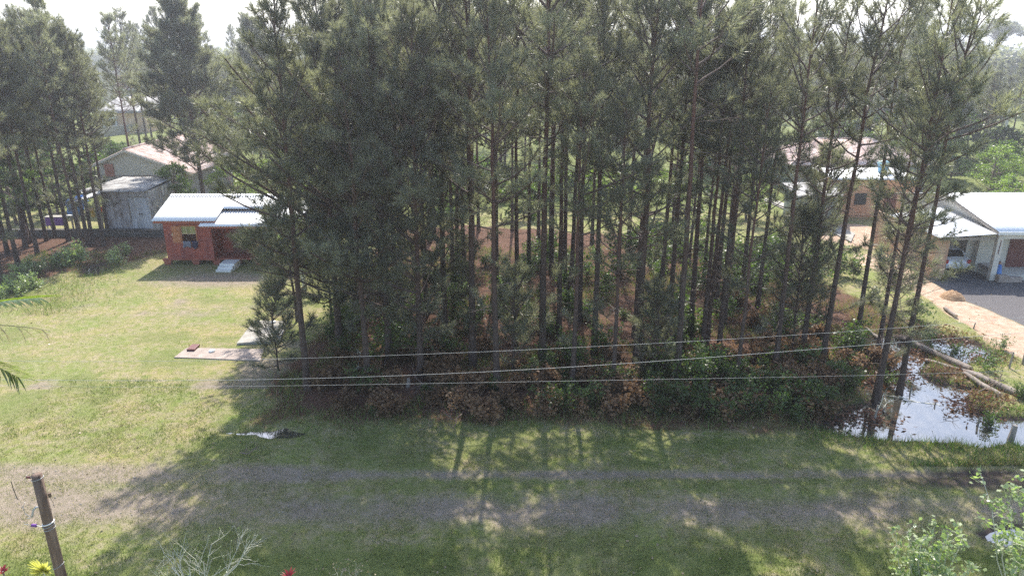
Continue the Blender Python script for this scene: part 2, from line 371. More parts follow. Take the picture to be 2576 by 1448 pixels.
# ------------------------------------------------------------------ grass blades and litter
def blades(n, x0, x1, y0, y1, hmin, hmax, wid, keep, colf, seed, lean=0.6):
    r = np.random.RandomState(seed)
    yy = y0 + (y1 - y0) * r.rand(n) ** 1.5; xx = x0 + (x1 - x0) * r.rand(n)
    k = (np.abs(xx) < yy * 0.77 + 1.5); xx, yy = xx[k], yy[k]
    A, B = zones(xx, yy); p = keep(xx, yy, A, B); k = r.rand(len(xx)) < p; xx, yy, A, B = xx[k], yy[k], A[k], B[k]
    zz = height(xx, yy); k = zz > WL + 0.01; xx, yy, zz, A, B = xx[k], yy[k], zz[k], A[k], B[k]
    n = len(xx); h = hmin + (hmax - hmin) * r.rand(n) ** 1.5; h = h * (0.7 + 0.8 * fbm(xx, yy, 0.7, 12))
    az = r.rand(n) * 6.283; wv = np.stack([np.cos(az), np.sin(az), np.zeros(n)], -1) * (wid * (0.6 + 0.8 * r.rand(n)))[:, None]
    la = r.rand(n) * 6.283; ln = lean * h * (0.3 + r.rand(n)); tip = np.stack([np.cos(la) * ln, np.sin(la) * ln, h], -1)
    b = np.stack([xx, yy, zz - 0.01], -1)
    v = np.stack([b - wv, b + wv, b + tip], 1).reshape(-1, 3)
    c = colf(xx, yy, A, B, r); c = np.repeat(c * (0.65 + 0.7 * r.rand(n))[:, None], 3, axis=0)
    return v, np.arange(3 * n).reshape(-1, 3), c
def grasscol(x, y, A, B, r):
    mid = fbm(x, y, 0.9, 44)[:, None] + 0.22 * (r.rand(len(x), 1) - 0.5)
    c = np.where(mid < 0.44, np.array([C_LUSH]), np.where(mid < 0.56, np.array([C_OLIVE]), np.array([C_DRY])))
    L = B[:, 1:2]; c = c * (1 - L) + L * np.array([[0.175, 0.210, 0.060]])
    t = np.clip(A[:, 1:2], 0, 1); c = c * (1 - t) + t * np.array([[0.36, 0.305, 0.22]])
    m = B[:, 2:3] * 0.7; return c * (1 - m) + m * np.array([[0.10, 0.09, 0.06]])
lawn = lambda x, y, A, B: np.clip(1 - 1.2 * A[:, 0], 0.06, 1) * (1 - 0.62 * A[:, 1]) * (1 - A[:, 2]) * (1 - B[:, 0]) * (1 - 0.6 * B[:, 2])
v, f, c = blades(760000, -34, 34, 13, 60, 0.03, 0.075, 0.006, lawn, grasscol, 1)
v2, f2, c2 = blades(330000, -20, 20, 13.5, 29, 0.05, 0.11, 0.010, lambda x, y, A, B: lawn(x, y, A, B) * (0.25 + 0.75 * sstep(0.42, 0.6, fbm(x, y, 0.9, 17))), grasscol, 6, 0.9)
v, f, c = np.concatenate([v, v2]), np.concatenate([f, f2 + len(v)]), np.concatenate([c, c2])
stuff(obj("grass", v, f, M['grass'], attr={"col": c}), "short green and straw-coloured lawn grass beside the track and cottage", "grass")
def tallk(x, y, A, B):
    d = wet(x, y); k = 0.9 * np.exp(-((d + 0.45) / 0.5) ** 2) * ((x > 5) | (y > 30))
    k = np.maximum(k, 0.55 * np.exp(-((y - 25.3) / 0.55) ** 2) * (x > -9) * (x < 13))
    k = np.maximum(k, 0.8 * sstep(0.42, 0.58, fbm(x, y, 1.6, 61)) * A[:, 0] * (y < 50))
    k = np.maximum(k, 0.5 * np.exp(-((x + 27.5 + (y - 44) * 0.2) / 1.8) ** 2) * (y > 37) * (y < 47))
    return k * (1 - B[:, 0]) * (1 - A[:, 2])
def tallcol(x, y, A, B, r):
    t = r.rand(len(x), 1) * 0.7 + 0.6 * (fbm(x, y, 1.0, 66)[:, None] - 0.3)
    return np.where(t < 0.4, np.array([(0.12, 0.20, 0.045)]), np.where(t < 0.7, np.array([(0.23, 0.23, 0.10)]), np.array([(0.34, 0.24, 0.14)])))
v, f, c = blades(330000, -34, 30, 22, 50, 0.12, 0.42, 0.011, tallk, tallcol, 2, 0.8)
stuff(obj("tall_grass", v, f, M['grass'], attr={"col": c}), "taller rough grass along the ditch, pond banks and under the pines", "grass")
def litterk(x, y, A, B): return np.clip(A[:, 0], 0, 1) * (0.35 + 0.9 * sstep(0.4, 0.6, fbm(x, y, 1.7, 81)))
def littercol(x, y, A, B, r):
    t = r.rand(len(x), 1)
    return np.where(t < 0.3, np.array([(0.13, 0.06, 0.04)]), np.where(t < 0.72, np.array([(0.20, 0.098, 0.064)]), np.array([(0.31, 0.20, 0.14)])))
v, f, c = blades(330000, -40, 24, 24.5, 58, 0.03, 0.14, 0.010, litterk, littercol, 3, 2.4)
stuff(obj("fallen_needles", v, f, M['litter'], attr={"col": c}), "rust-red fallen pine needles and straw covering the forest floor", "leaf litter")
# ------------------------------------------------------------------ pines
def rot_about(v, ax, a):
    return v * math.cos(a) + np.cross(ax, v) * math.sin(a) + ax * np.dot(ax, v) * (1 - math.cos(a))
def unit(v): return v / (np.linalg.norm(v) + 1e-9)
def needles(cen, axs, r, per, ln, wid, spread=(0.30, 1.25), back=0.38):
    """bottle-brush tufts: needles spring from the last part of each twig"""
    cen = np.asarray(cen); axs = np.asarray(axs); m = len(cen); n = m * per
    c = np.repeat(cen, per, 0); a = np.repeat(axs, per, 0)
    t = r.rand(n)[:, None]; h = np.cross(a, r.randn(n, 3)); h /= np.linalg.norm(h, axis=1)[:, None] + 1e-9
    th = (spread[0] + (spread[1] - spread[0]) * (1 - t[:, 0]) * (0.7 + 0.6 * r.rand(n)))[:, None]
    d = a * np.cos(th) + h * np.sin(th); d[:, 2] -= 0.08
    L = (ln * (0.75 + 0.5 * r.rand(n)))[:, None]; b = c - a * back * (1 - t); tip = b + d * L
    s = np.cross(d, r.randn(n, 3)); s /= np.linalg.norm(s, axis=1)[:, None] + 1e-9
    v = np.stack([b - s * wid * 0.5, b + s * wid * 0.5, tip], 1).reshape(-1, 3)
    return v, np.arange(3 * n).reshape(-1, 3)
def pine(seed, H=16.0, crown=0.45, Lmax=2.6, r0=0.15, per=45, ln=0.31, wid=0.020, dead=14, step=0.80, dens=1.0, lean=0.0, low=0, side=None, dl_=2.1):
    r = np.random.RandomState(seed)
    n = 14; zs = np.linspace(0, H, n); wob = np.cumsum(r.randn(n, 2) * 0.05, 0) * (zs / H)[:, None]
    tp = np.stack([wob[:, 0] + lean * zs, wob[:, 1], zs - 0.15 * (zs == 0)], -1)
    tr = r0 * (1 - 0.86 * (zs / H) ** 0.9); tr[0] *= 1.35; tr[1] = tr[1] * 1.02
    tv, tf = tube_np(tp, tr, 10)
    def at(z): return np.array([np.interp(z, zs, tp[:, 0]), np.interp(z, zs, tp[:, 1]), z])
    br = NB(); cen = []; axs = []; dbr = NB()
    def twig(p0, d, L, rad, ups, m=4, nb=br, sides=4):
        pts = [p0]; d = unit(d)
        for k in range(m):
            d = unit(d + np.array([0, 0, ups]) + r.randn(3) * 0.07); pts.append(pts[-1] + d * L / m)
        v, f = tube_np(pts, np.linspace(rad, rad * 0.35, m + 1), sides); nb.add(v, f); return np.array(pts), d
    z0 = H * crown; z = z0
    while z < H - 0.25:
        u = (z - z0) / (H - z0)
        L = Lmax * (min(1.0, 0.55 + 1.8 * u) if u < 0.25 else 1.0) * (1 - u) ** 0.62 + 0.45
        k = int(round(3 + 2 * r.rand())) if dens >= 1 else 3
        a0 = r.rand() * 6.283
        for j in range(k):
            if r.rand() > dens: continue
            a = a0 + j * 6.283 / k + r.randn() * 0.3; LL = L * (0.7 + 0.55 * r.rand())
            if side is not None and u < 0.5: LL *= 1.0 + side * math.cos(a + 1.5708)
            el = 0.22 + 0.85 * u + r.randn() * 0.12; d0 = np.array([math.cos(a) * math.cos(el), math.sin(a) * math.cos(el), math.sin(el)])
            pts, dl = twig(at(z + r.randn() * 0.12), d0, LL, 0.012 + 0.012 * LL, 0.10, 5)
            cen.append(pts[-1] + dl * 0.12); axs.append(dl)
            ns = max(2, int(LL * dl_))
            for q in range(ns):
                t = 0.30 + 0.68 * (q + r.rand() * 0.6) / ns; seg = t * 5; i = min(4, int(seg)); p = pts[i] + (pts[i + 1] - pts[i]) * (seg - i)
                dm = unit(pts[i + 1] - pts[i]); sd = unit(np.cross(dm, np.array([0, 0, 1.0]))) * (1 if q % 2 else -1)
                d = dm * 0.75 + sd * (0.65 + 0.2 * r.randn()) + np.array([0, 0, 0.35 + 0.2 * r.randn()])
                sl = (0.30 + 0.42 * LL * (1 - t)) * (0.7 + 0.6 * r.rand())
                ps, dd = twig(p, d, sl, 0.009, 0.12, 2, sides=3); cen.append(ps[-1] + dd * 0.08); axs.append(dd)
                if sl > 0.55:
                    for w in range(2):
                        d3 = dd + unit(np.cross(dd, r.randn(3))) * 0.8; p3, e3 = twig(ps[1], d3, sl * 0.5, 0.007, 0.12, 2, sides=3); cen.append(p3[-1] + e3 * 0.06); axs.append(e3)
        z += step * (0.75 + 0.5 * r.rand()) * (1.0 - 0.35 * u)
    cen.append(at(H) + np.array([0, 0, 0.1])); axs.append(np.array([0, 0, 1.0]))
    for j in range(low):                      # a few living branches low on the trunk
        zz = H * (0.12 + (crown - 0.12) * r.rand()); a = r.rand() * 6.283; LL = 0.9 + 1.3 * r.rand()
        pts, dl = twig(at(zz), np.array([math.cos(a), math.sin(a), 0.25]), LL, 0.02, 0.10, 5); cen.append(pts[-1]); axs.append(dl)
        for q in range(6):
            i = 2 + q % 3; d = unit(pts[i + 1] - pts[i]) + r.randn(3) * 0.6; ps, dd = twig(pts[i], d, 0.35, 0.008, 0.1, 2, sides=3); cen.append(ps[-1]); axs.append(dd)
    for j in range(dead):                     # bare dead branches below the crown
        zz = 1.2 + (z0 + 1.2 - 1.2) * r.rand() ** 0.6; a = r.rand() * 6.283; LL = 0.4 + 1.5 * r.rand()
        pts, dl = twig(at(zz), np.array([math.cos(a), math.sin(a), 0.15 + 0.3 * r.randn()]), LL, 0.014, -0.02, 4, dbr)
        for q in range(3):
            i = 1 + q; twig(pts[i], unit(pts[i + 1 if i < 4 else 4] - pts[i - 1]) + r.randn(3) * 0.6, LL * 0.3, 0.006, 0, 2, dbr, 3)
    nv, nf = needles(cen, axs, r, per, ln, wid)
    return (tv, tf), br.get(), (nv, nf), (dbr.get() if dead else None)
def make_pine(label, group, seed, name="pine_tree", cat="pine tree", nmat='needle', **kw):
    T, B, N, D = pine(seed, **kw)
    root = thing(name, label, cat, (0, 0, 0), group)
    obj("trunk", T[0], T[1], M['bark'], root, True); obj("branches", B[0], B[1], M['bark_br'], root)
    obj("crown", N[0], N[1], M[nmat], root)
    if D: obj("dead_branches", D[0], D[1], M['twig'], root)
    return root
M['bark_br'] = plain("branch bark", (0.065, 0.040, 0.034), (0.15, 0.10, 0.085), 6)
GP = "pines of the dense plantation behind the track"; GL = "pines of the left grove"; GF = "pines standing far behind the houses"
protos = {}
def proto(key, *a, **k):
    o = make_pine("pine", None, *a, **k); protos[key] = [o, False]; return o
for i in range(4): proto('in%d' % i, 100 + i, H=16.4 + i * 0.5, crown=0.52 + 0.035 * i, Lmax=2.3, dead=34, r0=0.15, dens=1, low=0)
for i in range(4): proto('ed%d' % i, 200 + i, H=16 + 0.5 * i, crown=0.33 + 0.06 * i, Lmax=2.9, dead=18, r0=0.16, low=3, side=0.35, step=0.85)
for i in range(4): proto('sp%d' % i, 300 + i, H=14.8 + i * 0.5, crown=0.42 + 0.05 * i, Lmax=2.5, dead=30, r0=0.125, step=0.82, dens=0.88, low=3, dl_=1.9)
for i in range(3): proto('gr%d' % i, 400 + i, H=15.5 + i * 0.7, crown=0.42 + 0.03 * i, Lmax=2.6, dead=22, r0=0.15, low=3, step=0.72)
for i in range(2): proto('wd%d' % i, 550 + i, H=16.5 + i, crown=0.15 + .05 * i, Lmax=4.9 - .7 * i, dead=10, r0=0.18, low=10, step=0.80, dl_=2.3, side=0.5)
proto('big0', 500, H=17.5, crown=0.22, Lmax=5.4, dead=6, r0=0.22, per=50, ln=0.36, step=0.62, dl_=3.2, wid=.026)
proto('big1', 501, H=16.5, crown=0.26, Lmax=4.4, dead=6, r0=0.20, per=50, ln=0.36, step=0.66, dl_=2.8, wid=.026)
proto('yg0', 600, H=4.5, crown=0.1, Lmax=1.3, dead=0, r0=0.05, per=40, step=0.45); proto('yg1', 601, H=6.5, crown=0.2, Lmax=1.6, dead=4, r0=0.065, per=40, step=0.5)
def put(key, x, y, rot, sc, label, group, tilt=(0, 0), name=None):
    p = protos[key]; z = float(height(np.array([x]), np.array([y]))[0]) - 0.05
    if not p[1]:
        o = p[0]; o.location = (x, y, z); o.rotation_euler = (tilt[0], tilt[1], rot); o.scale = (sc,) * 3; p[1] = True
        o["label"] = label; o["group"] = group; return o
    return dup(p[0], (x, y, z), rot, sc, label, group, tilt)
def ordn(i): return ["first", "second", "third", "fourth", "fifth", "sixth", "seventh", "eighth", "ninth", "tenth", "eleventh", "twelfth"][i]
rt = random.Random(11)
def region(x, y):
    px = 1288 + FP * x / (y * CP + 13 * SP); lr = "far left" if px < 1000 else "left" if px < 1250 else "middle" if px < 1550 else "right" if px < 1850 else "far right"
    return ("front " if y < 31 else "inner " if y < 38 else "deep " if y < 46 else "rearmost ") + lr + " part"
def fregion(x, y):
    px = 1288 + FP * x / (y * CP + 13 * SP); k = ["at the far left", "left of the broad spreading pine", "behind the cottage", "behind the plantation's left half", "behind the plantation's right half", "above the hipped tile roof", "at the far right"][min(6, int(np.searchsorted([230, 480, 800, 1300, 1850, 2300], px)))]
    return ("fairly near " if y < 105 else "mid-distance " if y < 150 else "distant ") , k
placed = []
# base points of the trunks read off the photo, (x, y, kind, scale)
VIS = [(981, 914, 'wd0', .95), (1190, 932, 'ed1', 1.08), (855, 868, 'wd0', 1.0), (900, 828, 'wd1', .92), (930, 800, 'ed0', .95), (1075, 800, 'in2', 1.0), (1364, 934, 'ed3', 1.1),
       (1457, 818, 'in3', 1.0), (1494, 902, 'in0', 1.05), (1387, 700, 'in1', 1.0), (1419, 718, 'in2', 1.0), (1601, 928, 'ed0', 1.12), (1597, 856, 'in3', 1.05), (1679, 862, 'in0', 1.0),
       (1701, 969, 'sp3', 1.15), (1735, 858, 'in1', 1.02), (1775, 893, 'in2', .92), (1764, 900, 'in3', .85), (1806, 905, 'sp0', 1.05), (1797, 792, 'in0', 1.0), (1818, 824, 'in1', 1.0), (1864, 753, 'sp1', 1.05),
       (1905, 780, 'sp2', 1.05), (1946, 951, 'sp3', 1.0), (1959, 826, 'sp0', .8), (2015, 905, 'sp1', 1.05), (2066, 922, 'sp2', 1.12), (2156, 850, 'sp3', 1.05), (2212, 866, 'sp0', .92), (2205, 1008, 'sp1', 1.08),
       (2199, 1003, 'sp2', .85), (2263, 983, 'sp3', 1.02), (1140, 720, 'in0', 1), (1170, 715, 'in1', 1), (1245, 720, 'in2', 1), (1330, 690, 'in3', 1), (1555, 700, 'in0', 1), (1300, 830, 'in1', 1),
       (1120, 870, 'wd1', .98), (1250, 985, 'ed2', .9), (1540, 990, 'sp0', .8), (1440, 985, 'ed3', .8), (1850, 990, 'sp1', .78), (1010, 780, 'in2', 1), (1060, 960, 'wd1', .85)]
# labels: row by distance, then order from the left
rows = [("front row of the plantation", 0, 31.5), ("second row of the plantation", 31.5, 34.6), ("third row of the plantation", 34.6, 39), ("rear rows of the plantation", 39, 80)]
vis = [(G(px, py), k, s) for px, py, k, s in VIS]
look_ = {'in': "straight dark trunk, bare below a high grey-green crown", 'ed': "full pine with green branches hanging low over the verge", 'sp': "slender thin-crowned pine with sparse tufts"}
for nm, a, b in rows:
    L = sorted([v for v in vis if a <= v[0][1] < b], key=lambda v: v[0][0] / v[0][1])
    for i, (xy, k, s) in enumerate(L):
        where = (ordn(i) + " from left") if i < len(L) / 2 else (("rightmost" if i == len(L) - 1 else ordn(len(L) - 1 - i) + " from right"))
        lab = {'in': "straight dark-trunked pine", 'ed': "full low-branched pine", 'wd': "wide-spreading low-branched pine", 'sp': "thin sparse-crowned pine"}[k[:2]] + ", " + where + " in the " + nm
        tl = (rt.uniform(-.012, .012), rt.uniform(-.015, .015)); placed.append(xy)
        put(k, xy[0], xy[1], rt.uniform(0, 6.28) if k[:2] != 'wd' else -1.15, s * rt.uniform(.96, 1.04), lab, GP, tl)
nh = 0
for gy_ in np.arange(27.8, 56, 3.0):
    for gx_ in np.arange(-9.3, 17, 3.0):
        x = gx_ + rt.uniform(-.8, .8); y = gy_ + rt.uniform(-.8, .8)
        if sdf(FOREST, np.array([x]), np.array([y]))[0] < 0.5: continue
        lim = 2.2 if x < 6 else 2.8
        if min(math.hypot(x - a, y - b) for a, b in placed) < lim: continue
        if x > 11.5 and y < 48 and rt.random() < 0.55: continue
        if y > 44 and -1 < x < 9 and rt.random() < 0.35: continue
        placed.append((x, y)); nh += 1
        k = ('ed%d' if (y < 32 and x < 4) or x < -7.5 else ('sp%d' if x > 11 else 'in%d')) % rt.randrange(4)
        put(k, x, y, rt.uniform(0, 6.28), rt.uniform(.86, 1.06), "pine half hidden among its neighbours in the plantation's " + region(x, y), GP, (rt.uniform(-.02, .02), rt.uniform(-.02, .02)))
# left grove
GV = [(12, 728, 'gr0', 1.0), (47, 672, 'gr1', 1.0), (65, 622, 'gr2', 1.05), (76, 612, 'gr0', .95), (95, 640, 'gr1', .98), (117, 606, 'gr2', .9), (174, 606, 'gr0', 1.05), (209, 642, 'gr1', .95),
      (223, 618, 'gr2', 1.0), (233, 611, 'gr0', .98), (261, 617, 'gr1', .92), (272, 592, 'gr2', .85), (20, 640, 'gr1', 1.0), (-20, 655, 'gr2', 1), (-60, 700, 'gr0', 1.05), (5, 600, 'gr2', 1.0), (-45, 610, 'gr1', 1.0), (140, 596, 'gr2', .9)]
gv = sorted([(G(px, py), k, s) for px, py, k, s in GV], key=lambda v: v[0][0] / v[0][1])
for i, (xy, k, s) in enumerate(gv):
    w = (ordn(i) + " from left") if i < 9 else ("rightmost" if i == 17 else ordn(17 - i) + " from right")
    put(k, xy[0], xy[1], rt.uniform(0, 6.28), s, "bare-stemmed pine, %s in the grove above the low wall" % w, GL, (rt.uniform(-.015, .015), rt.uniform(-.015, .015))); placed.append(xy)
for x, y in [(-44, 62), (-41, 67), (-47, 70), (-52, 64), (-38.5, 73), (-56, 72), (-49, 78), (-61, 80), (-43, 84), (-54, 88), (-45, 58), (-50, 57)]:
    put('gr%d' % rt.randrange(3), x, y, rt.uniform(0, 6.28), rt.uniform(.95, 1.12), "grey-green pine crowded behind the left grove", "pines crowded behind the left grove")
xy = (-26.6, 61.2); put('big0', xy[0], xy[1], 0.6, 1.0, "broad spreading pine rising alone beside the tiled gable house", "broad pines behind the cottage")
xy = (-27.2, 80); put('big1', xy[0], xy[1], 2.6, 1.0, "second broad pine just right of the lone spreading one, behind the cottage", "broad pines behind the cottage")
for i, (px, py, k, s) in enumerate([(748, 808, 'yg1', 1.25), (650, 1010, 'yg0', .25), (2350, 1060, 'yg0', .45), (1990, 905, 'yg1', 1.05), (2030, 760, 'yg1', 1.3), (835, 815, 'yg1', 1.1), (2240, 800, 'yg0', 1.2), (1290, 950, 'yg0', 1.0), (1650, 960, 'yg0', .9), (700, 930, 'yg0', .9)]):
    if s < .5: continue
    xy = G(px, py)
    put(k, xy[0], xy[1], rt.uniform(0, 6), s, ["young pine leaning out over the concrete slab", "", "", "young pine with tufts under the thin right-hand pines", "young pine standing before the orange path", "short pine between the twin leafy stems at the plantation's left edge",
        "small pine beside the fallen logs", "small pine low among the front row of the plantation", "small pine in shadow right of the thickest front trunk", "bushy little pine at the plantation's left front corner"][i], "young pines around the plantation edge", (0, 0))
# far pines
nfar = 0; fr = random.Random(5)
def far_ok(x, y):
    px = 1288 + FP * x / (y * CP + 14 * SP)
    if -42 < x < -24 and y < 90: return False
    if 24 < x < 44 and y < 84: return False
    if 235 < px < 350 and y < 420: return False
    if 2300 < px < 2600 and y < 90: return False
    return True
for i in range(6000):
    if nfar >= 190: break
    y = 82 + 150 * fr.random() ** 1.7; x = fr.uniform(-0.78, 0.78) * y
    if not far_ok(x, y): continue
    if min(math.hypot(x - a, y - b) for a, b in placed) < 2.9 + 0.010 * y: continue
    placed.append((x, y)); nfar += 1
    k = fr.choice(['gr0', 'gr1', 'gr2', 'ed1', 'ed2', 'ed3', 'big1', 'big0'])
    put(k, x, y, fr.uniform(0, 6.28), fr.uniform(.85, 1.12) * (0.85 if k[:3] == 'big' else 1) * (.66 if 1288 + FP * x / (y * CP + 14 * SP) > 2430 else 1), "hazy " + fregion(x, y)[0] + "pine of the woods " + fregion(x, y)[1], GF)
for x, y in [(56, 64), (62, 70), (53, 72), (60, 80), (68, 74), (48, 86), (56, 92), (66, 90), (74, 86), (78, 98), (70, 102), (60, 104)]:
    if x/ (y * CP + 4) * FP + 1288 > 2500 and y < 84: pass
    put('gr%d' % fr.randrange(3), x, y, fr.uniform(0, 6), fr.uniform(.8, 1.0), "pine on the rise behind the white-roofed house", "pines behind the white-roofed house")
print("hidden", nh, "far", nfar)
DP = []
for i in range(2):
    T, B, N, D = pine(650 + i, H=6.5, crown=0.35, Lmax=1.3, r0=0.035, per=3, ln=.2, dead=14, step=0.7, dens=0.5)
    root = thing("bare_sapling", "bare", "sapling", (0, 0, -60), None); obj("stem", T[0], T[1], M['twig'], root, True); obj("twigs", B[0], B[1], M['twig'], root); obj("dead_branches", D[0], D[1], M['twig'], root); DP.append(root)
for i in range(34):
    while True:
        x = rt.uniform(-9, 17); y = 25.8 + 22 * rt.random() ** 1.4
        if sdf(FOREST, np.array([x]), np.array([y]))[0] > .4: break
    z = float(height(np.array([x]), np.array([y]))[0]) - .05; la = "thin bare dead sapling in the plantation's " + region(x, y); t_ = (rt.uniform(-.12, .12), rt.uniform(-.12, .12))
    if i < 2: o = DP[i]; o.location = (x, y, z); o["label"] = la; o["group"] = "bare saplings in the plantation"
    else: dup(DP[i % 2], (x, y, z), rt.uniform(0, 6), rt.uniform(.5, 1.1), la, "bare saplings in the plantation", t_)
# ------------------------------------------------------------------ leafy plants
def leafquads(cen, r, size, droop=0.2, asp=0.42):
    n = len(cen); d = r.randn(n, 3); d[:, 2] = np.abs(d[:, 2]) * 0.6 - droop; d /= np.linalg.norm(d, axis=1)[:, None]
    s = np.cross(d, r.randn(n, 3)); s /= np.linalg.norm(s, axis=1)[:, None] + 1e-9; L = (size * (0.6 + 0.8 * r.rand(n)))[:, None]
    v = np.stack([cen, cen + d * L * 0.55 - s * L * asp, cen + d * L, cen + d * L * 0.55 + s * L * asp], 1).reshape(-1, 3)
    return v, np.arange(4 * n).reshape(-1, 4)
def leafy(seed, H=1.2, W=0.8, stems=7, twigs=7, per=9, size=0.07, r0=0.012, up=0.5, base_h=0.25, clump=0.16):
    r = np.random.RandomState(seed); nb = NB(); c = []
    for s in range(stems):
        a = r.rand() * 6.283; d = unit(np.array([math.cos(a) * W / H * r.rand() * 1.3, math.sin(a) * W / H * r.rand() * 1.3, 1.0])); L = H * (0.65 + 0.4 * r.rand())
        pts = [np.array([0.04 * r.randn(), 0.04 * r.randn(), -0.03])]
        for k in range(5): d = unit(d + r.randn(3) * 0.14 + np.array([0, 0, up * 0.06])); pts.append(pts[-1] + d * L / 5)
        v, f = tube_np(pts, np.linspace(r0, r0 * 0.3, 6), 5); nb.add(v, f); pts = np.array(pts)
        for q in range(twigs):
            t = base_h + (1 - base_h) * (q + r.rand()) / twigs; i = min(4, int(t * 5)); p = pts[i] + (pts[i + 1] - pts[i]) * (t * 5 - i)
            dd = unit(r.randn(3) + np.array([0, 0, 0.4])); l = (0.12 + 0.30 * W * r.rand()); e = p + dd * l
            v, f = tube_np([p, (p + e) / 2 + r.randn(3) * 0.02, e], [r0 * 0.4, r0 * 0.3, r0 * 0.15], 3); nb.add(v, f)
            tt = r.rand(per, 1); c.append(p + (e - p) * (0.25 + 0.85 * tt) + r.randn(per, 3) * clump * 0.5)
    c = np.concatenate(c); return nb.get(), leafquads(c, r, size)
def make_shrub(name, label, group, seed, loc, leaf='leaf', twig='twig', cat="shrub", **kw):
    (sv, sf), (lv, lf) = leafy(seed, **kw); root = thing(name, label, cat, (0, 0, 0), group)
    obj("stems", sv, sf, M[twig], root); obj("leaves", lv, lf, M[leaf], root); root.location = loc; return root
def gz(x, y): return float(height(np.array([x]), np.array([y]))[0])
sr = random.Random(3)
SH = [make_shrub("shrub", "", None, 700 + i, (0, 0, 0), H=0.9 + 0.25 * i, W=0.9 + 0.2 * i, stems=8, twigs=8, per=10, size=0.085 + 0.01 * i) for i in range(4)]
used = [False] * 4
def shrub(k, x, y, s, label, group):
    z = gz(x, y) - 0.03
    if not used[k]:
        used[k] = True; o = SH[k]; o.location = (x, y, z); o.scale = (s, s, s); o["label"] = label; o["group"] = group; return o
    return dup(SH[k], (x, y, z), sr.uniform(0, 6.28), s, label, group)
cnt = 0
while cnt < 175:
    x = sr.uniform(-9.5, 17); y = 25.6 + 24 * sr.random() ** 1.25
    if sdf(FOREST, np.array([x]), np.array([y]))[0] < 0.2: continue
    if x < -1 and y < 30.5 and sr.random() < 0.85: continue
    cnt += 1; shrub(sr.randrange(4), x, y, sr.uniform(0.55, 1.35) if y > 29 else sr.uniform(.4, .95), "green leafy shrub under the pines in the plantation's " + region(x, y), "undergrowth shrubs under the plantation")
M["fern_dry"] = leafmat("dry fern fronds", (0.17, 0.10, 0.06), (0.33, 0.22, 0.13), 2.0, 0.4, 0.6, 0.3, (1, 0.9, 0.65))
FE = [make_shrub("dry_fern", "", None, 720 + i, (0, 0, -60), leaf='fern_dry', H=0.8, W=1.1, stems=13, twigs=9, per=9, size=0.13, r0=.008, clump=.16) for i in range(2)]
for i in range(85):
    while True:
        x = sr.uniform(-8, 16.0) if i % 3 else sr.uniform(6, 17); y = 25.4 + (6 if x < 12 else 13) * sr.random() ** 1.3
        if wet(np.array([x]), np.array([y]))[0] < -.2: break
    z = gz(x, y); la = "clump of rusty dead fern in the undergrowth of the plantation's " + region(x, y)
    if i < 2: o = FE[i]; o.location = (x, y, z); o["label"] = la; o["group"] = "dead ferns along the plantation front"
    else: dup(FE[i % 2], (x, y, z), sr.uniform(0, 6), sr.uniform(.7, 1.3), la, "dead ferns along the plantation front")
for i in range(60):
    x = sr.uniform(3.5, 15.5) if i % 3 else sr.uniform(2, 10); y = sr.uniform(25.5, 29.5)
    if wet(np.array([x]), np.array([y]))[0] < -.3: shrub(sr.randrange(4), x, y, sr.uniform(.5, 1.1), "leafy thicket shrub right at the verge, plantation's " + region(x, y), "thicket along the plantation's front edge")
for i in range(46):                            # bright growth at the open back right of the plantation
    x = sr.uniform(9, 22); y = sr.uniform(42, 53); shrub(sr.randrange(4), x, y, sr.uniform(0.8, 1.6), "bright sunlit shrub at the open rear right of the plantation", "sunlit shrubs at the plantation's rear right")
# pale flowering-looking shrubs beside the left grove
SP_ = [make_shrub("shrub", "", None, 760 + i, (0, 0, 0), leaf='leaf_pale', H=1.25, W=1.2, stems=9, twigs=9, per=11, size=0.10) for i in range(2)]
pts_ = [(62, 700), (100, 690), (80, 725), (140, 672), (180, 668), (205, 662), (30, 735), (285, 655), (322, 640), (300, 668), (-10, 760), (55, 745)]
for i, (px, py) in enumerate(pts_):
    x, y = G(px, py); nm = "pale-leaved shrub, %s from the left in the ragged row below the grove" % ordn(sorted(range(12), key=lambda q: pts_[q][0]).index(i))
    if i < 2: o = SP_[i]; o.location = (x, y, gz(x, y)); o["label"] = nm; o["group"] = "pale shrubs below the left grove"
    else: dup(SP_[i % 2], (x, y, gz(x, y)), sr.uniform(0, 6), (0.75 if i in (7, 8, 9) else sr.uniform(.8, 1.15)) * 1.0, nm, "pale shrubs below the left grove")
# shrubs round the pond and path
for i, (px, py, s) in enumerate([(2000, 1060, .9), (2100, 960, .9), (2160, 905, 1.0), (2230, 960, .6), (2300, 800, .8), (2190, 760, 1.0), (2330, 850, .6), (2480, 930, .7), (2400, 900, .6), (2520, 880, .5), (2560, 1000, .7), (2490, 1060, .6), (2240, 720, .9), (2150, 700, 1.1), (1960, 1050, .9), (2080, 1030, .7)]):
    x, y = G(px, py); k = sr.randrange(4)
    near = "at the pond's left bank" if px < 2170 and py > 900 else ("between the fallen logs and the orange path" if py > 840 else "beside the orange path's far end")
    shrub(k, x, y, s, "low leafy shrub " + near, "shrubs around the pond")

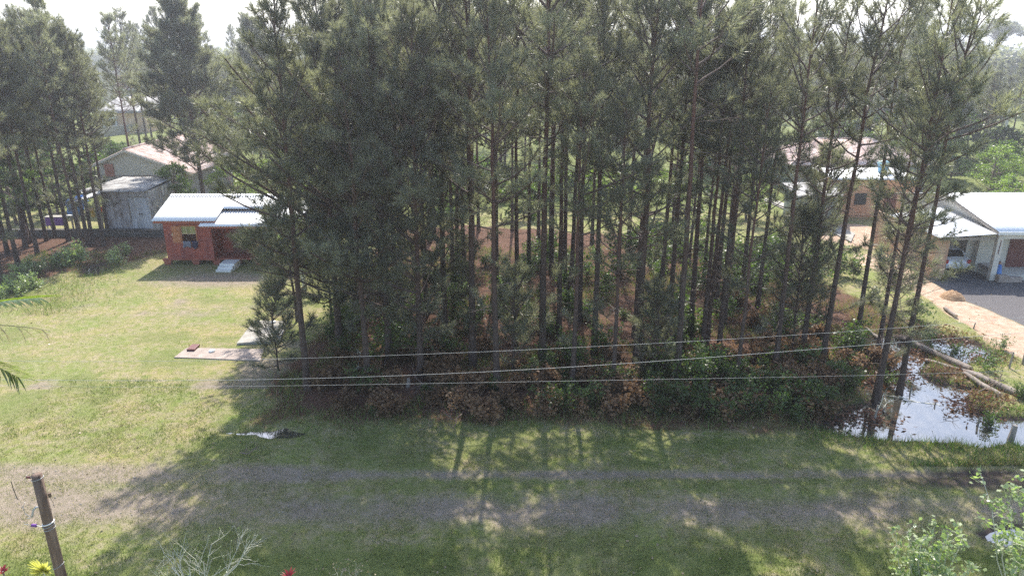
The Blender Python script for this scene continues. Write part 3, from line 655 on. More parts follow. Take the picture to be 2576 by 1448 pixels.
def broadleaf(name, label, cat, loc, seed, H, W, leaf, trunk_r=0.08, first=0.35, clusters=26, per=150, size=0.13, group=None, bark='twig'):
    r = np.random.RandomState(seed); root = thing(name, label, cat, (0, 0, 0), group)
    zs = np.linspace(0, H * 0.85, 7); tp = np.stack([np.cumsum(r.randn(7) * 0.06 * H / 6), np.cumsum(r.randn(7) * 0.06 * H / 6), zs], -1); tp[0, :2] = 0
    nb = NB(); v, f = tube_np(tp, np.linspace(trunk_r * 1.2, trunk_r * 0.25, 7), 7); obj("trunk", v, f, M[bark], root, True); c = []
    for i in range(clusters):
        u = r.rand(); z = H * (first + (1 - first) * u); rad = W * math.sqrt(max(0.05, 1 - (2 * u - 0.9) ** 2)) * (0.35 + 0.75 * r.rand()); a = r.rand() * 6.283
        e = np.array([math.cos(a) * rad, math.sin(a) * rad, z]); zb = max(H * 0.15, z - rad * 0.7); b = np.array([np.interp(zb, zs, tp[:, 0]), np.interp(zb, zs, tp[:, 1]), min(zb, H * .84)])
        m = (b + e) / 2 + r.randn(3) * 0.12 * rad; v, f = tube_np([b, m, e], [trunk_r * 0.35, trunk_r * 0.2, trunk_r * 0.08], 4); nb.add(v, f)
        c.append(e + r.randn(per, 3) * np.array([0.30, 0.30, 0.20]) * (0.35 + 0.16 * W))
    v, f = nb.get(); obj("branches", v, f, M[bark], root); v, f = leafquads(np.concatenate(c), r, size); obj("crown", v, f, M[leaf], root)
    root.location = loc; return root
for i, (x, y, H, W, lf, lab) in enumerate([
    (-22.6, 57.5, 5.2, 2.2, 'leaf_lime', "lime-leaved tree behind the red cottage's roof, nearest the tiled gable roof"), (-19.4, 60.0, 5.5, 2.6, 'leaf_lime', "yellow-green bushy tree behind the middle of the cottage roof"),
    (-16.0, 58.5, 4.5, 2.2, 'leaf', "olive bushy tree behind the right end of the cottage roof"), (-28.4, 60.2, 4.6, 1.8, 'leaf', "dark round tree growing against the grey gable wall"),
    (-12.6, 41.5, 4.8, 1.3, 'leaf_pale', "slim pale-barked tree with glossy leaves before the cottage's right end"), (-9.6, 38.6, 6.5, 1.6, 'leaf', "pale slender tree with two leaning leafy stems at the plantation's left edge"),
    (49, 63, 4.6, 2.6, 'leaf_lime', "bright lime tree just above the white roof, at the frame's edge"), (46.5, 69, 5.2, 2.4, 'leaf_lime', "yellowish bushy tree behind the lime tree above the white roof"), (53, 68, 5.5, 2.8, 'leaf', "rounded green tree right of the yellowish one behind the white roof"),
    (43.5, 62, 3.4, 1.9, 'leaf_lime', "low green bushy tree behind the white roof's left part"), (44, 78, 6, 2.6, 'leaf', "green bushy tree below the far utility pole"), (57, 76, 6.5, 3, 'leaf', "large green tree on the slope under the far utility pole"),
    (-33.5, 44.5, 6.0, 1.3, 'leaf', "thin forked broadleaf sapling leaning among the grove trunks"), (-36.3, 52.0, 6.5, 1.7, 'leaf', "thin broadleaf tree with forked stems in the middle of the grove"), (-41, 58, 5.5, 2.0, 'leaf_lime', "light green bushy tree beyond the grove and low wall"),
    (-47, 112, 6, 3.4, 'leaf_lime', "lime bushy tree beside the far metal-roofed house"), (-52, 140, 7, 4, 'leaf_lime', "light green tree before the red brick upper storey"), (-31, 92, 5.5, 2.8, 'leaf', "green tree beyond the tiled gable roof's ridge"),
    (3.5, 66, 4.0, 2.4, 'leaf_lime', "light bushy tree on the lawn seen through the plantation trunks"), (12.0, 63, 4.2, 2.6, 'leaf_lime', "lime bushy tree seen through the right-hand trunks"), (-5, 68, 5, 2.6, 'leaf', "olive bushy tree seen low between the middle trunks"), (20, 60, 3.6, 2.4, 'leaf_lime', "low lime bush left of the hipped tile roof"),
]):
    broadleaf("broadleaf_tree", lab, "tree", (x, y, gz(x, y)), 800 + i, H, W, lf, trunk_r=0.07 + 0.01 * H, clusters=int(16 + W * 8), per=130, size=0.14 if y < 90 else 0.3, first=0.3 if H < 6 else 0.4, bark='twig_pale' if i in (4, 5) else 'twig')

# ------------------------------------------------------------------ near plants along the bottom and left edges
x, y = -7.9, 15.6
def bare_shrub():
    r = np.random.RandomState(4); root = thing("bare_shrub", "leafless pale shrub with a fan of dry twigs at the lower edge", "shrub", (0, 0, 0)); nb = NB(); tips = []
    def go(p, d, L, rad, lv):
        pts = [p]
        for k in range(3): d = unit(d + r.randn(3) * 0.16 + np.array([0, 0, 0.08])); pts.append(pts[-1] + d * L / 3)
        v, f = tube_np(pts, np.linspace(rad, rad * 0.5, 4), 5 if lv < 2 else 3); nb.add(v, f)
        if lv < 4:
            for q in range(4 if lv < 3 else 3):
                i = 1 + r.randint(3); dd = unit(d + r.randn(3) * (0.65 if lv else 0.35)); go(pts[i], dd, L * (0.5 + 0.2 * r.rand()), rad * 0.5, lv + 1)
        else: tips.append(pts[-1])
    for s in range(5): go(np.array([0.08 * r.randn(), 0.08 * r.randn(), 0]), unit(np.array([r.randn() * 0.42, r.randn() * 0.42, 1])), 1.35, 0.024, 1)
    v, f = nb.get(); obj("twigs", v, f, M['twig_pale'], root); t = np.array(tips); t = t[r.rand(len(t)) < 0.5]
    v, f = leafquads(t, r, 0.035); obj("leaves", v, f, M['leaf_pale'], root); return root
o = bare_shrub(); X_, Z_ = P(497, 1440, 15.3); o.location = (X_, 15.3, 0.0); o.scale = (1.05,) * 3
X_, _ = P(2345, 1400, 14.9)
o = make_shrub("leafy_shrub", "glossy pale-leaved shrub rising at the bottom right edge", None, 901, (X_, 14.9, 0), leaf="leaf_pale", twig="twig_pale", H=2.7, W=0.85, stems=16, twigs=15, per=9, size=0.105, r0=0.016, base_h=0.2, clump=0.10)
X_, _ = P(2640, 1180, 15.2)
o = make_shrub("leafy_shrub", "tall pale glossy shrub reaching in over the track at the right edge", None, 902, (X_ - 0.1, 15.2, 0), leaf='leaf_pale', twig='twig_pale', H=4.3, W=1.2, stems=12, twigs=14, per=9, size=0.115, r0=0.02, base_h=0.45, clump=0.10)
X_, _ = P(880, 1440, 15.2)
o = make_shrub("dry_shrub", "small pinkish dried shrub at the bottom edge left of centre", None, 903, (X_, 15.2, 0), leaf='palm_dead', twig='twig_pale', H=1.45, W=0.55, stems=10, twigs=9, per=5, size=0.045, r0=0.008)
X_, _ = P(2765, 1400, 15.2)
def blades_plant(name, label, cat, loc, n, L, wid, mat, spread, seed, arch=0.5):
    r = np.random.RandomState(seed); root = thing(name, label, cat, (0, 0, 0)); nb = NB()
    for i in range(n):
        a = r.rand() * 6.283; d = unit(np.array([math.cos(a) * spread, math.sin(a) * spread, 1.0]) + r.randn(3) * 0.1); p = np.array([0, 0, 0.0]); pts = [p]; l = L * (0.6 + 0.5 * r.rand())
        for k in range(5): pts.append(pts[-1] + d * l / 5); d = unit(d + np.array([math.cos(a), math.sin(a), -0.6]) * arch * 0.22)
        pts = np.array(pts); s = np.array([-math.sin(a), math.cos(a), 0.0]); w = wid * np.array([0.5, 1, 1, 0.8, 0.45, 0.05]); dz = np.array([0, 0, 1]) * w[:, None] * 0.35
        v = np.stack([pts - s * w[:, None] + dz, pts, pts + s * w[:, None] + dz], 1).reshape(-1, 3)
        f = np.concatenate([np.array([[3 * k, 3 * k + 1, 3 * k + 4, 3 * k + 3], [3 * k + 1, 3 * k + 2, 3 * k + 5, 3 * k + 4]]) for k in range(5)]); nb.add(v, f)
    v, f = nb.get(); obj("leaves", v, f, M[mat], root); sb = MB().tube([(0, 0, -loc[2]), (0.02, 0, -loc[2] * 0.5), (0, 0, 0.04)], [0.03, 0.025, 0.02], 7); sb.obj("stem", M['twig'], root, world=True) if False else obj("stem", sb.v, sb.f, M['twig'], root, world=False)
    root.location = loc; return root
M['red_leaf'] = leafmat("crimson leaves", (0.22, 0.015, 0.02), (0.35, 0.04, 0.04), 3, 0.4, 0.3, 0.6, (1, 0.6, 0.6))
M['yellow_leaf'] = leafmat("yellow leaves", (0.42, 0.42, 0.10), (0.55, 0.55, 0.22), 3, 0.5, 0.3, 0.6, (1, 1, 0.6))
X_, Z_ = P(727, 1452, 14.2); blades_plant("red_leaf_plant", "crimson spiky-leaved plant just showing at the bottom edge", "plant", (X_, 14.2, Z_), 16, 0.26, 0.022, 'red_leaf', 0.9, 41)
X_, Z_ = P(8, 1440, 13.6); blades_plant("bromeliad", "red and green flower rosette in the bottom left corner", "plant", (X_, 13.6, Z_), 18, 0.20, 0.03, 'red_leaf', 1.0, 42)
X_, Z_ = P(284, 1456, 14.4)
(T_, B_, N_, D_) = pine(77, H=1.6, crown=0.1, Lmax=0.30, r0=0.02, per=22, ln=0.06, wid=0.006, dead=0, step=0.12)
o = thing("conifer_tip", "pointed tip of a small dark conifer at the bottom edge", "conifer"); obj("trunk", T_[0], T_[1], M['bark'], o); obj("crown", N_[0], N_[1], M['needle'], o); o.location = (X_, 14.4, Z_ - 1.42)
def frond(nb, rb, p, d, L, n, ll, wid, droop, r, dead=False, dn=0.0):
    pts = [np.array(p, float)]; d = unit(np.array(d, float))
    for k in range(12): pts.append(pts[-1] + d * L / 12); d = unit(d + np.array([0, 0, -droop / 12]))
    pts = np.array(pts); v, f = tube_np(pts, np.linspace(0.014, 0.003, 13), 5); rb.add(v, f)
    for i in range(n):
        for sgn in (1, -1):
            if dead and r.rand() < 0.35: continue
            t = 0.12 + 0.88 * (i + r.rand() * 0.5) / n; k = min(11, int(t * 12)); q = pts[k] + (pts[k + 1] - pts[k]) * (t * 12 - k); dm = unit(pts[k + 1] - pts[k])
            sd = unit(np.cross(dm, np.array([0, 0, 1.0]))) * sgn; e = dm * (1.15 if not dead else 1.0) + sd * ((0.55 + 0.5 * r.rand()) if not dead else 0.3) + np.array([0, 0, 0.12 - dn]); l = ll * (1 - 0.55 * abs(t - 0.4)) * (0.8 + 0.4 * r.rand())
            e = unit(e); a = [q]
            for m in range(5): a.append(a[-1] + e * l / 5); e = unit(e + np.array([0, 0, -(0.13 if not dead else 0.42)]) + (r.randn(3) * 0.06 if dead else 0))
            a = np.array(a); s = unit(np.cross(e, sd + np.array([0, 0, 0.8]))); w = wid * np.array([0.6, 1, 1, 0.8, 0.5, 0.05])
            v = np.stack([a - s * w[:, None], a + s * w[:, None]], 1).reshape(-1, 3); f = np.array([[2 * m, 2 * m + 1, 2 * m + 3, 2 * m + 2] for m in range(5)]); nb.add(v, f)
def palm():
    r = np.random.RandomState(9); cx_, cz_ = P(-260, 850, 9.6); root = thing("palm_tree", "palm whose green frond tips reach in at the left edge", "palm tree", (cx_, 9.6, 0))
    tb = MB().tube([(cx_ - 0.3, 9.7, 0), (cx_ - .2, 9.65, cz_ * .5), (cx_, 9.6, cz_)], [0.16, 0.11, 0.09], 12); tb.obj("trunk", M['twig'], root, True)
    specs = [((-20, 782), (92, 778), 9.6, 60, 0.50, False), ((-40, 860), (122, 852), 9.3, 16, 0.45, True), ((-60, 968), (48, 978), 9.2, 56, 0.46, False)]
    for (a, b, Y, n, ll, dead) in specs:
        tx, tz = P(b[0], b[1], Y); p0 = np.array([cx_, 9.6, cz_]); tip = np.array([tx, Y, tz + (0.15 if not dead else 0.1)]); dv = tip - p0; L = np.linalg.norm(dv) * 1.03
        d = unit(dv) + np.array([0, 0, 0.22]); nb, rb = NB(), NB(); frond(nb, rb, p0, d, L * 1.0, n, ll, 0.013 if not dead else 0.007, 0.45, r, dead, 0.0 if not dead else 0.5)
        v, f = rb.get(); o1 = obj("frond", v, f, M['palm'] if not dead else M['palm_dead'], root); v, f = nb.get(); o2 = obj("leaflets", v, f, M['palm'] if not dead else M['palm_dead'], o1)
        if dead: o1["label"] = "dry bare brown palm frond with drooping leaflets"
    for k in range(7):
        a = R(100 + k * 32); nb, rb = NB(), NB(); frond(nb, rb, np.array([cx_, 9.6, cz_]), (math.cos(a), math.sin(a), 0.5), 1.9, 20, 0.45, 0.016, 1.1, r)
        v, f = rb.get(); o1 = obj("frond", v, f, M['palm'], root); v, f = nb.get(); obj("leaflets", v, f, M['palm'], o1)
palm()
# yellow fan-leaved plant by the pole
def fanplant():
    r = np.random.RandomState(12); X0, Z0 = P(113, 1450, 12.6); root = thing("yellow_plant", "yellow-green plant with two fanned leaves left of the dark pole's foot", "plant", (X0, 12.6, Z0)); nb = NB(); sb = MB()
    sb.tube([(X0, 12.6, 0), (X0, 12.6, Z0), (X0, 12.6, Z0 + 0.18)], [0.02, 0.012, 0.008], 6); sb.obj("stem", M['twig_pale'], root)
    for c_, ang, L in ((-0.06, 0.35, 0.42), (0.10, -0.5, 0.36), (-0.18, 1.1, 0.25), (0.2, -1.2, 0.25)):
        for k in range(13):
            a = ang + (k - 6) * 0.10; d = np.array([-math.sin(a), 0.15 * r.randn(), math.cos(a)]); b = np.array([X0, 12.6, Z0 + 0.12]); l = L * (1 - 0.015 * (k - 6) ** 2); s = np.array([math.cos(a), 0, math.sin(a)]) * 0.018
            w = [0.15, 1, 1.1, 0.1]; a4 = [b + d * l * t + np.array([0, -0.10 * t * t, 0]) for t in (0, .35, .7, 1)]
            v = np.concatenate([[q - s * ww, q + s * ww] for q, ww in zip(a4, w)]); nb.add(v, np.array([[0, 1, 3, 2], [2, 3, 5, 4], [4, 5, 7, 6]]))
    v, f = nb.get(); obj("leaves", v, f, M['yellow_leaf'], root)
fanplant()

br_ = random.Random(21); lb = []
for i in range(3):
    lb.append(broadleaf("bush", "green bush in the woodland edge beyond the houses", "bush", (0, 0, -0.1), 860 + i, 4.2, 2.8, ['leaf', 'leaf_lime', 'leaf'][i], trunk_r=0.1, clusters=34, per=90, size=0.26, first=0.15, group="bushes in the woodland edge beyond the houses"))
nb_ = 0
for x, y in [(34, 86), (38, 90), (30, 88), (42, 86), (27, 92), (45, 84), (24, 86), (36, 96), (50, 74), (54, 79), (60, 73), (64, 79), (58, 85), (52, 88), (68, 84), (47, 92), (62, 92), (72, 92), (56, 98), (66, 98), (49, 80), (75, 86), (80, 96), (45, 99), (-40, 62), (-45, 66), (-49, 63), (-53, 69), (-58, 64), (-42, 72), (-50, 76), (-57, 80), (-64, 74), (-60, 88), (-52, 94), (-68, 92), (-66, 82), (-72, 100), (-48, 86)]:
    dup(lb[br_.choice([0, 0, 1, 2, 2])], (x, y, -0.1), br_.uniform(0, 6), br_.uniform(.6, 1.15), *(("green bush among the trees beyond the white-roofed house", "bushes beyond the white-roofed house") if x > 0 else ("green bush among the pines behind the left grove", "bushes behind the left grove")))
for i in range(16):
    x, y = br_.uniform(-9, 23), br_.uniform(59, 80); dup(lb[br_.choice([0, 1, 1, 2])], (x, y, -0.1), br_.uniform(0, 6), br_.uniform(.45, .9), "green bush on the lawn behind the plantation, seen between its trunks", "bushes on the lawn behind the plantation")
while nb_ < 75:
    y = 84 + 90 * br_.random(); x = br_.uniform(-.8, .8) * y
    if not far_ok(x, y): continue
    if nb_ < 3: lb[nb_].location = (x, y, -0.1)
    else: dup(lb[br_.choice([0, 0, 1, 2, 2])], (x, y, -0.1), br_.uniform(0, 6), br_.uniform(.7, 1.5))
    nb_ += 1
# ------------------------------------------------------------------ building materials
def boards(name, c1, c2, axis, pitch, grime=None, rough=0.75):
    m, b, pos, oc = base(name); s = nd(m, "SeparateXYZ"); lnk(m, oc, s.inputs[0])
    mul = nd(m, "Math", operation='MULTIPLY'); lnk(m, s.outputs[axis], mul.inputs[0]); mul.inputs[1].default_value = 1 / pitch
    fr_ = nd(m, "Math", operation='FRACT'); lnk(m, mul.outputs[0], fr_.inputs[0]); fl = nd(m, "Math", operation='FLOOR'); lnk(m, mul.outputs[0], fl.inputs[0])
    wn = nd(m, "TexWhiteNoise", noise_dimensions='1D'); lnk(m, fl.outputs[0], wn.inputs["W"])
    sc = [1.0, 1.0, 1.0]; sc[axis] = 12; f = noise(m, mapping(m, oc, tuple(sc)), 2.0, 6, 0.65)
    a = nd(m, "Math", operation='MULTIPLY_ADD'); lnk(m, wn.outputs[0], a.inputs[0]); a.inputs[1].default_value = 0.35; lnk(m, f, a.inputs[2])
    c = ramp(m, a.outputs[0], [(0.4, c1), (0.9, c2)])
    if grime: c = mix(m, ramp(m, noise(m, mapping(m, oc, (1.5, 1.5, 0.5)), 1.6, 5, 0.7), [(0.45, (0, 0, 0)), (0.62, (1, 1, 1))]), c, grime)
    g = ramp(m, fr_.outputs[0], [(0.0, (0.35, 0.35, 0.35)), (0.06, (1, 1, 1)), (0.94, (1, 1, 1)), (1.0, (0.5, 0.5, 0.5))])
    lnk(m, mix(m, 1.0, c, g, 'MULTIPLY'), b.inputs["Base Color"]); b.inputs["Roughness"].default_value = rough; bump(m, b, g, 0.012, 0.8)
    return m
def tiles(name, c1, c2, c3):
    m, b, pos, oc = base(name); v = nd(m, "TexVoronoi"); v.inputs["Scale"].default_value = 2.6; lnk(m, mapping(m, oc, (1.6, 1, 1)), v.inputs["Vector"])
    s = nd(m, "SeparateColor"); lnk(m, v.outputs["Color"], s.inputs[0]); f = noise(m, oc, 1.2, 5, 0.65)
    a = nd(m, "Math", operation='MULTIPLY_ADD'); lnk(m, s.outputs[0], a.inputs[0]); a.inputs[1].default_value = 0.35; lnk(m, f, a.inputs[2])
    sy = nd(m, "SeparateXYZ"); lnk(m, oc, sy.inputs[0]); mu = nd(m, "Math", operation='MULTIPLY'); lnk(m, sy.outputs[1], mu.inputs[0]); mu.inputs[1].default_value = 2.7
    fr_ = nd(m, "Math", operation='FRACT'); lnk(m, mu.outputs[0], fr_.inputs[0])
    g = ramp(m, fr_.outputs[0], [(0.0, (0.45, 0.42, 0.42)), (0.14, (1, 1, 1))])
    lnk(m, mix(m, 1.0, ramp(m, a.outputs[0], [(0.4, c1), (0.65, c2), (0.9, c3)]), g, 'MULTIPLY'), b.inputs["Base Color"]); b.inputs["Roughness"].default_value = 0.8; return m
M['red'] = boards("red painted boards", (0.26, 0.050, 0.036), (0.40, 0.092, 0.060), 2, 0.14, (0.22, 0.05, 0.045))
M['redtrim'] = plain("red painted timber", (0.24, 0.065, 0.045), (0.36, 0.11, 0.07), 4)
M['shutter'] = boards("orange-brown shutter", (0.36, 0.13, 0.06), (0.50, 0.21, 0.10), 2, 0.07)
M['whitemetal'] = plain("white corrugated sheet", (0.72, 0.73, 0.74), (0.80, 0.80, 0.80), 1.0, 0.42, 0.0, bmp=0.0, spec=0.6)
M['greymetal'] = plain("worn fibre-cement sheet", (0.16, 0.15, 0.145), (0.42, 0.41, 0.39), 1.5, 0.85, lo=0.38, hi=0.62)
M['greyboard'] = boards("weathered grey boards", (0.34, 0.32, 0.33), (0.62, 0.60, 0.62), 0, 0.19, (0.20, 0.17, 0.16), 0.9)
M['greyboard_y'] = boards("weathered grey side boards", (0.30, 0.30, 0.31), (0.52, 0.52, 0.53), 1, 0.19, (0.2, 0.19, 0.18), 0.9)
M['whitedoor'] = boards("worn white door", (0.50, 0.52, 0.56), (0.62, 0.64, 0.68), 0, 0.24, (0.36, 0.36, 0.36))
M['cream'] = plain("cream plaster", (0.55, 0.52, 0.46), (0.62, 0.59, 0.53), 1.2, 0.9, bmp=0.004)
M['rough'] = plain("rough grey render", (0.27, 0.24, 0.23), (0.40, 0.36, 0.34), 2.2, 0.95, bmp=0.02)
M['white'] = plain("white paint", (0.70, 0.70, 0.68), (0.78, 0.78, 0.76), 2, 0.7)
M['tile'] = tiles("clay roof tiles", (0.42, 0.30, 0.25), (0.64, 0.47, 0.40), (0.74, 0.62, 0.55))
M['dark'] = plain("dark interior", (0.03, 0.028, 0.027), (0.05, 0.045, 0.042), 2)  # near-black colour painted in place of unlit depth; the latch uses it too
M['concrete'] = plain("old concrete", (0.26, 0.24, 0.205), (0.40, 0.375, 0.33), 2.5, 0.9, bmp=0.008)
M['slab'] = plain("pinkish concrete", (0.27, 0.215, 0.18), (0.40, 0.33, 0.285), 2.5, 0.9, bmp=0.008)
M['stonewall'] = plain("dark damp wall", (0.060, 0.055, 0.05), (0.13, 0.12, 0.11), 2.5, 0.95, bmp=0.03)
M['glass'] = plain("window glass", (0.16, 0.17, 0.07), (0.28, 0.28, 0.12), 3, 0.12, spec=0.8)  # yellow-green reflections and see-through light are painted into the pane colour
M['frame'] = plain("pale window frame", (0.52, 0.42, 0.30), (0.60, 0.50, 0.36), 5)
M['redwood'] = plain("dark red door", (0.10, 0.022, 0.022), (0.15, 0.04, 0.035), 3, 0.5, sc3=(4, 4, .5))
M['brick'] = plain("brick red wall", (0.34, 0.13, 0.10), (0.48, 0.24, 0.18), 2.2, 0.9)
M['orange'] = plain("stained apricot wall", (0.62, 0.40, 0.24), (0.70, 0.52, 0.36), 1.4, 0.9, lo=0.35, hi=0.6)
M['orangeboard'] = boards("upright tan boards", (0.42, 0.29, 0.175), (0.56, 0.41, 0.26), 1, 0.22, (0.42, 0.24, 0.17))
M['brickwall'] = plain("orange hollow-brick wall", (0.50, 0.24, 0.14), (0.60, 0.36, 0.24), 1.5, 0.9)
M['greenwall'] = plain("grey green wall", (0.16, 0.19, 0.175), (0.22, 0.25, 0.23), 1.5, 0.9)
M['blue'] = plain("blue tarp", (0.02, 0.12, 0.42), (0.08, 0.30, 0.72), 2.5, 0.4)
M['tank'] = plain("blue tank", (0.06, 0.22, 0.38), (0.10, 0.32, 0.48), 2, 0.4); M['tanktop'] = plain("pale tank lid", (0.35, 0.62, 0.68), (0.45, 0.7, 0.75), 2, 0.4)
M['purple'] = plain("purple paint", (0.12, 0.03, 0.20), (0.19, 0.06, 0.30), 2, 0.5)
M['cloth1'] = plain("grey blue cloth", (0.10, 0.11, 0.16), (0.20, 0.21, 0.27), 9, 0.95); M['cloth2'] = plain("navy cloth", (0.012, 0.014, 0.045), (0.03, 0.03, 0.08), 6, 0.95)
M['yellowc'] = plain("yellow cloth", (0.55, 0.38, 0.08), (0.65, 0.5, 0.15), 4); M['orangec'] = plain("orange red cloth", (0.6, 0.14, 0.05), (0.7, 0.2, 0.1), 4)
M['car'] = plain("silver car paint", (0.60, 0.61, 0.66), (0.64, 0.65, 0.70), 1, 0.28, 0.25, spec=0.8); M['black'] = plain("black rubber", (0.015, 0.015, 0.016), (0.03, 0.03, 0.03), 4, 0.7)
M['cglass'] = plain("car glass", (0.01, 0.012, 0.014), (0.02, 0.02, 0.022), 1, 0.08, spec=1.0); M['tail'] = plain("red lamp glass", (0.35, 0.02, 0.02), (0.5, 0.05, 0.05), 8, 0.25)
M['plate'] = plain("grey number plate", (0.62, 0.64, 0.68), (0.68, 0.7, 0.74), 3, 0.4); M['skin'] = plain("painted face", (0.42, 0.27, 0.20), (0.45, 0.3, 0.22), 3)
M['pole'] = plain("creosoted pole", (0.075, 0.045, 0.032), (0.23, 0.16, 0.12), 3.0, 0.9, sc3=(3, 3, 0.35), bmp=0.02, lo=0.35, hi=0.68)
M['wire'] = plain("bare wire", (0.30, 0.31, 0.31), (0.42, 0.43, 0.43), 5, 0.5, 0.3); M['pipe'] = plain("grey conduit", (0.36, 0.37, 0.39), (0.45, 0.46, 0.48), 5, 0.4)
M['log'] = plain("felled log bark", (0.12, 0.09, 0.075), (0.34, 0.29, 0.25), 3.0, 0.9, sc3=(1, 1, 1), bmp=0.03); M['cut'] = plain("sawn end", (0.50, 0.36, 0.22), (0.6, 0.46, 0.3), 6)
M['stake'] = plain("grey stake", (0.20, 0.17, 0.14), (0.40, 0.36, 0.31), 6, 0.9, sc3=(4, 4, .6)); M['conc_pole'] = plain("concrete pole", (0.52, 0.51, 0.50), (0.6, 0.59, 0.58), 3, 0.8)

def corr(a, b, c, d, pitch=0.18, amp=0.022, n=5):
    """corrugated sheet: a,b near edge (left, right), c,d far edge (right, left); ridges run near to far"""
    a, b, c, d = map(np.array, (a, b, c, d)); W = np.linalg.norm(b - a); k = int(W / pitch * 6); t = np.linspace(0, 1, k + 1)[:, None]; w = amp * np.sin(np.linspace(0, W / pitch * 6.2832, k + 1))
    rows = []
    for s in np.linspace(0, 1, n):
        p = (a + (b - a) * t) * (1 - s) + (d + (c - d) * t) * s; p = p + 0.0; p[:, 2] += w; rows.append(p)
    v = np.concatenate(rows); i, j = np.meshgrid(np.arange(k), np.arange(n - 1)); q = j * (k + 1) + i
    return v, np.stack([q, q + 1, q + k + 2, q + k + 1], -1).reshape(-1, 4)
def corr_obj(name, quad, mat, parent, pitch=0.18, amp=0.022, th=0.012):
    v, f = corr(*quad, pitch=pitch, amp=amp); o = obj(name, v, f, mat, parent); m = o.modifiers.new("t", 'SOLIDIFY'); m.thickness = th; m.offset = -1; return o
def sheet(name, poly, z, mat): 
    o = MB().add([(x, y, z) for x, y in poly], [tuple(range(len(poly)))]).obj(name, mat); return struct(o)

# ------------------------------------------------------------------ red cottage
FY = 46.54; XL = -23.2
ct = thing("cottage", "small red timber cottage with white corrugated roof, raised on low piers", "cottage", (-18.5, 49, 0))
wx0, wt = P(454, 569, FY); wx1, wb_ = P(496, 609, FY); XP = -20.05; XQ = -17.6; XR = -13.6; ZT = 3.15
w = MB(); w.box(XL, wx0, FY, FY + .1, .45, ZT); w.box(wx1, XP, FY, FY + .1, .45, ZT); w.box(wx0, wx1, FY, FY + .1, .45, wb_); w.box(wx0, wx1, FY, FY + .1, wt, ZT)
w.box(XP - .1, XP, FY + .1, FY + 1.7, .45, ZT); w.box(XP, XQ, FY + 1.6, FY + 1.7, .45, ZT); w.box(XQ, XQ + .1, FY + .4, FY + 1.7, .45, ZT); w.box(XQ + .1, XR, FY + .4, FY + .5, .45, ZT)
w.box(XL, XL + .1, FY + .1, 52.2, .45, ZT); w.box(XR - .1, XR, FY + .5, 52.2, .45, ZT); w.box(XL + .1, XR - .1, 52.1, 52.2, .45, ZT); w.obj("wall", M['red'], ct)
MB().prism_y([(XL, ZT), (XL, ZT + .02), (XL + .1, ZT + .02), (XL + .1, ZT)], 46.6, 52.1).obj("wall_plate", M['redtrim'], ct)
g = MB(); g.add([(XL, 46.54, ZT), (XL, 52.2, ZT), (XL, 49.35, 4.15), (XL + .1, 46.54, ZT), (XL + .1, 52.2, ZT), (XL + .1, 49.35, 4.15)], [(0, 2, 1), (3, 4, 5), (0, 3, 5, 2), (1, 2, 5, 4), (0, 1, 4, 3)])
g.add([(XR - .1, 46.54, ZT), (XR - .1, 52.2, ZT), (XR - .1, 49.35, 4.05), (XR, 46.54, ZT), (XR, 52.2, ZT), (XR, 49.35, 4.05)], [(0, 2, 1), (3, 4, 5), (0, 3, 5, 2), (1, 2, 5, 4), (0, 1, 4, 3)]); g.obj("gable", M['red'], ct)
rf = corr_obj("roof", ((-23.65, 45.95, 3.2), (-19.45, 45.95, 3.2), (-19.45, 49.3, 4.3), (-23.65, 49.3, 4.3)), M['whitemetal'], ct)
corr_obj("roof", ((-19.45, 47.45, 3.69), (-15.55, 47.45, 3.69), (-15.55, 49.3, 4.3), (-19.45, 49.3, 4.3)), M['whitemetal'], ct)
corr_obj("roof", ((-15.5, 46.2, 3.05), (-13.2, 46.2, 3.05), (-13.2, 49.2, 4.08), (-15.5, 49.2, 4.08)), M['whitemetal'], ct)
corr_obj("roof", ((-13.2, 52.6, 3.2), (-23.65, 52.6, 3.2), (-23.65, 49.32, 4.28), (-13.2, 49.32, 4.28)), M['whitemetal'], ct)
corr_obj("ridge_cap", ((-23.66, 49.0, 4.245), (-15.5, 49.0, 4.245), (-15.5, 49.32, 4.34), (-23.66, 49.32, 4.34)), M['whitemetal'], ct)
corr_obj("porch_roof", ((-20.45, 45.6, 2.92), (-15.6, 45.6, 2.92), (-15.6, 47.6, 3.55), (-20.45, 47.6, 3.55)), M['whitemetal'], ct)
MB().box(-23.55, -19.5, 46.02, 46.12, 3.02, 3.16).box(-20.35, -15.7, 45.68, 45.76, 2.76, 2.89).obj("fascia", M['redtrim'], ct)
MB().box(XP + .002, XQ - .002, FY + .05, FY + 1.6, .38, .47).box(XL, XP, FY - .02, FY + .02, .36, .45).box(XQ, XR, FY + .38, FY + .42, .36, .45).obj("porch_floor", M['redtrim'], ct)
for px in (426, 497, 549, 600, 655, 700): 
    x, _ = P(px, 660, FY + .3); MB().prism_y([(x - .32, .42), (x + .32, .42), (x + .17, 0.02), (x - .17, 0.02)], FY + .05, FY + .35).obj("pier", M['redtrim'], ct)
for x in (-22.5, -20, -17.5, -14.5): MB().box(x - .12, x + .12, 51.7, 51.95, 0, .45).obj("pier", M['redtrim'], ct)
wn = MB(); wn.box(wx0 - .07, wx1 + .07, FY - .03, FY - .001, wt - .002, wt + .07).box(wx0 - .07, wx0, FY - .03, FY - .001, wb_, wt).box(wx1, wx1 + .07, FY - .03, FY - .001, wb_, wt).box(wx0 - .09, wx1 + .09, FY - .07, FY - .001, wb_ - .07, wb_)
wf = wn.obj("window", M['shutter'], ct); zs_ = P(475, 588, FY)[1]; pw = (wx1 - wx0)
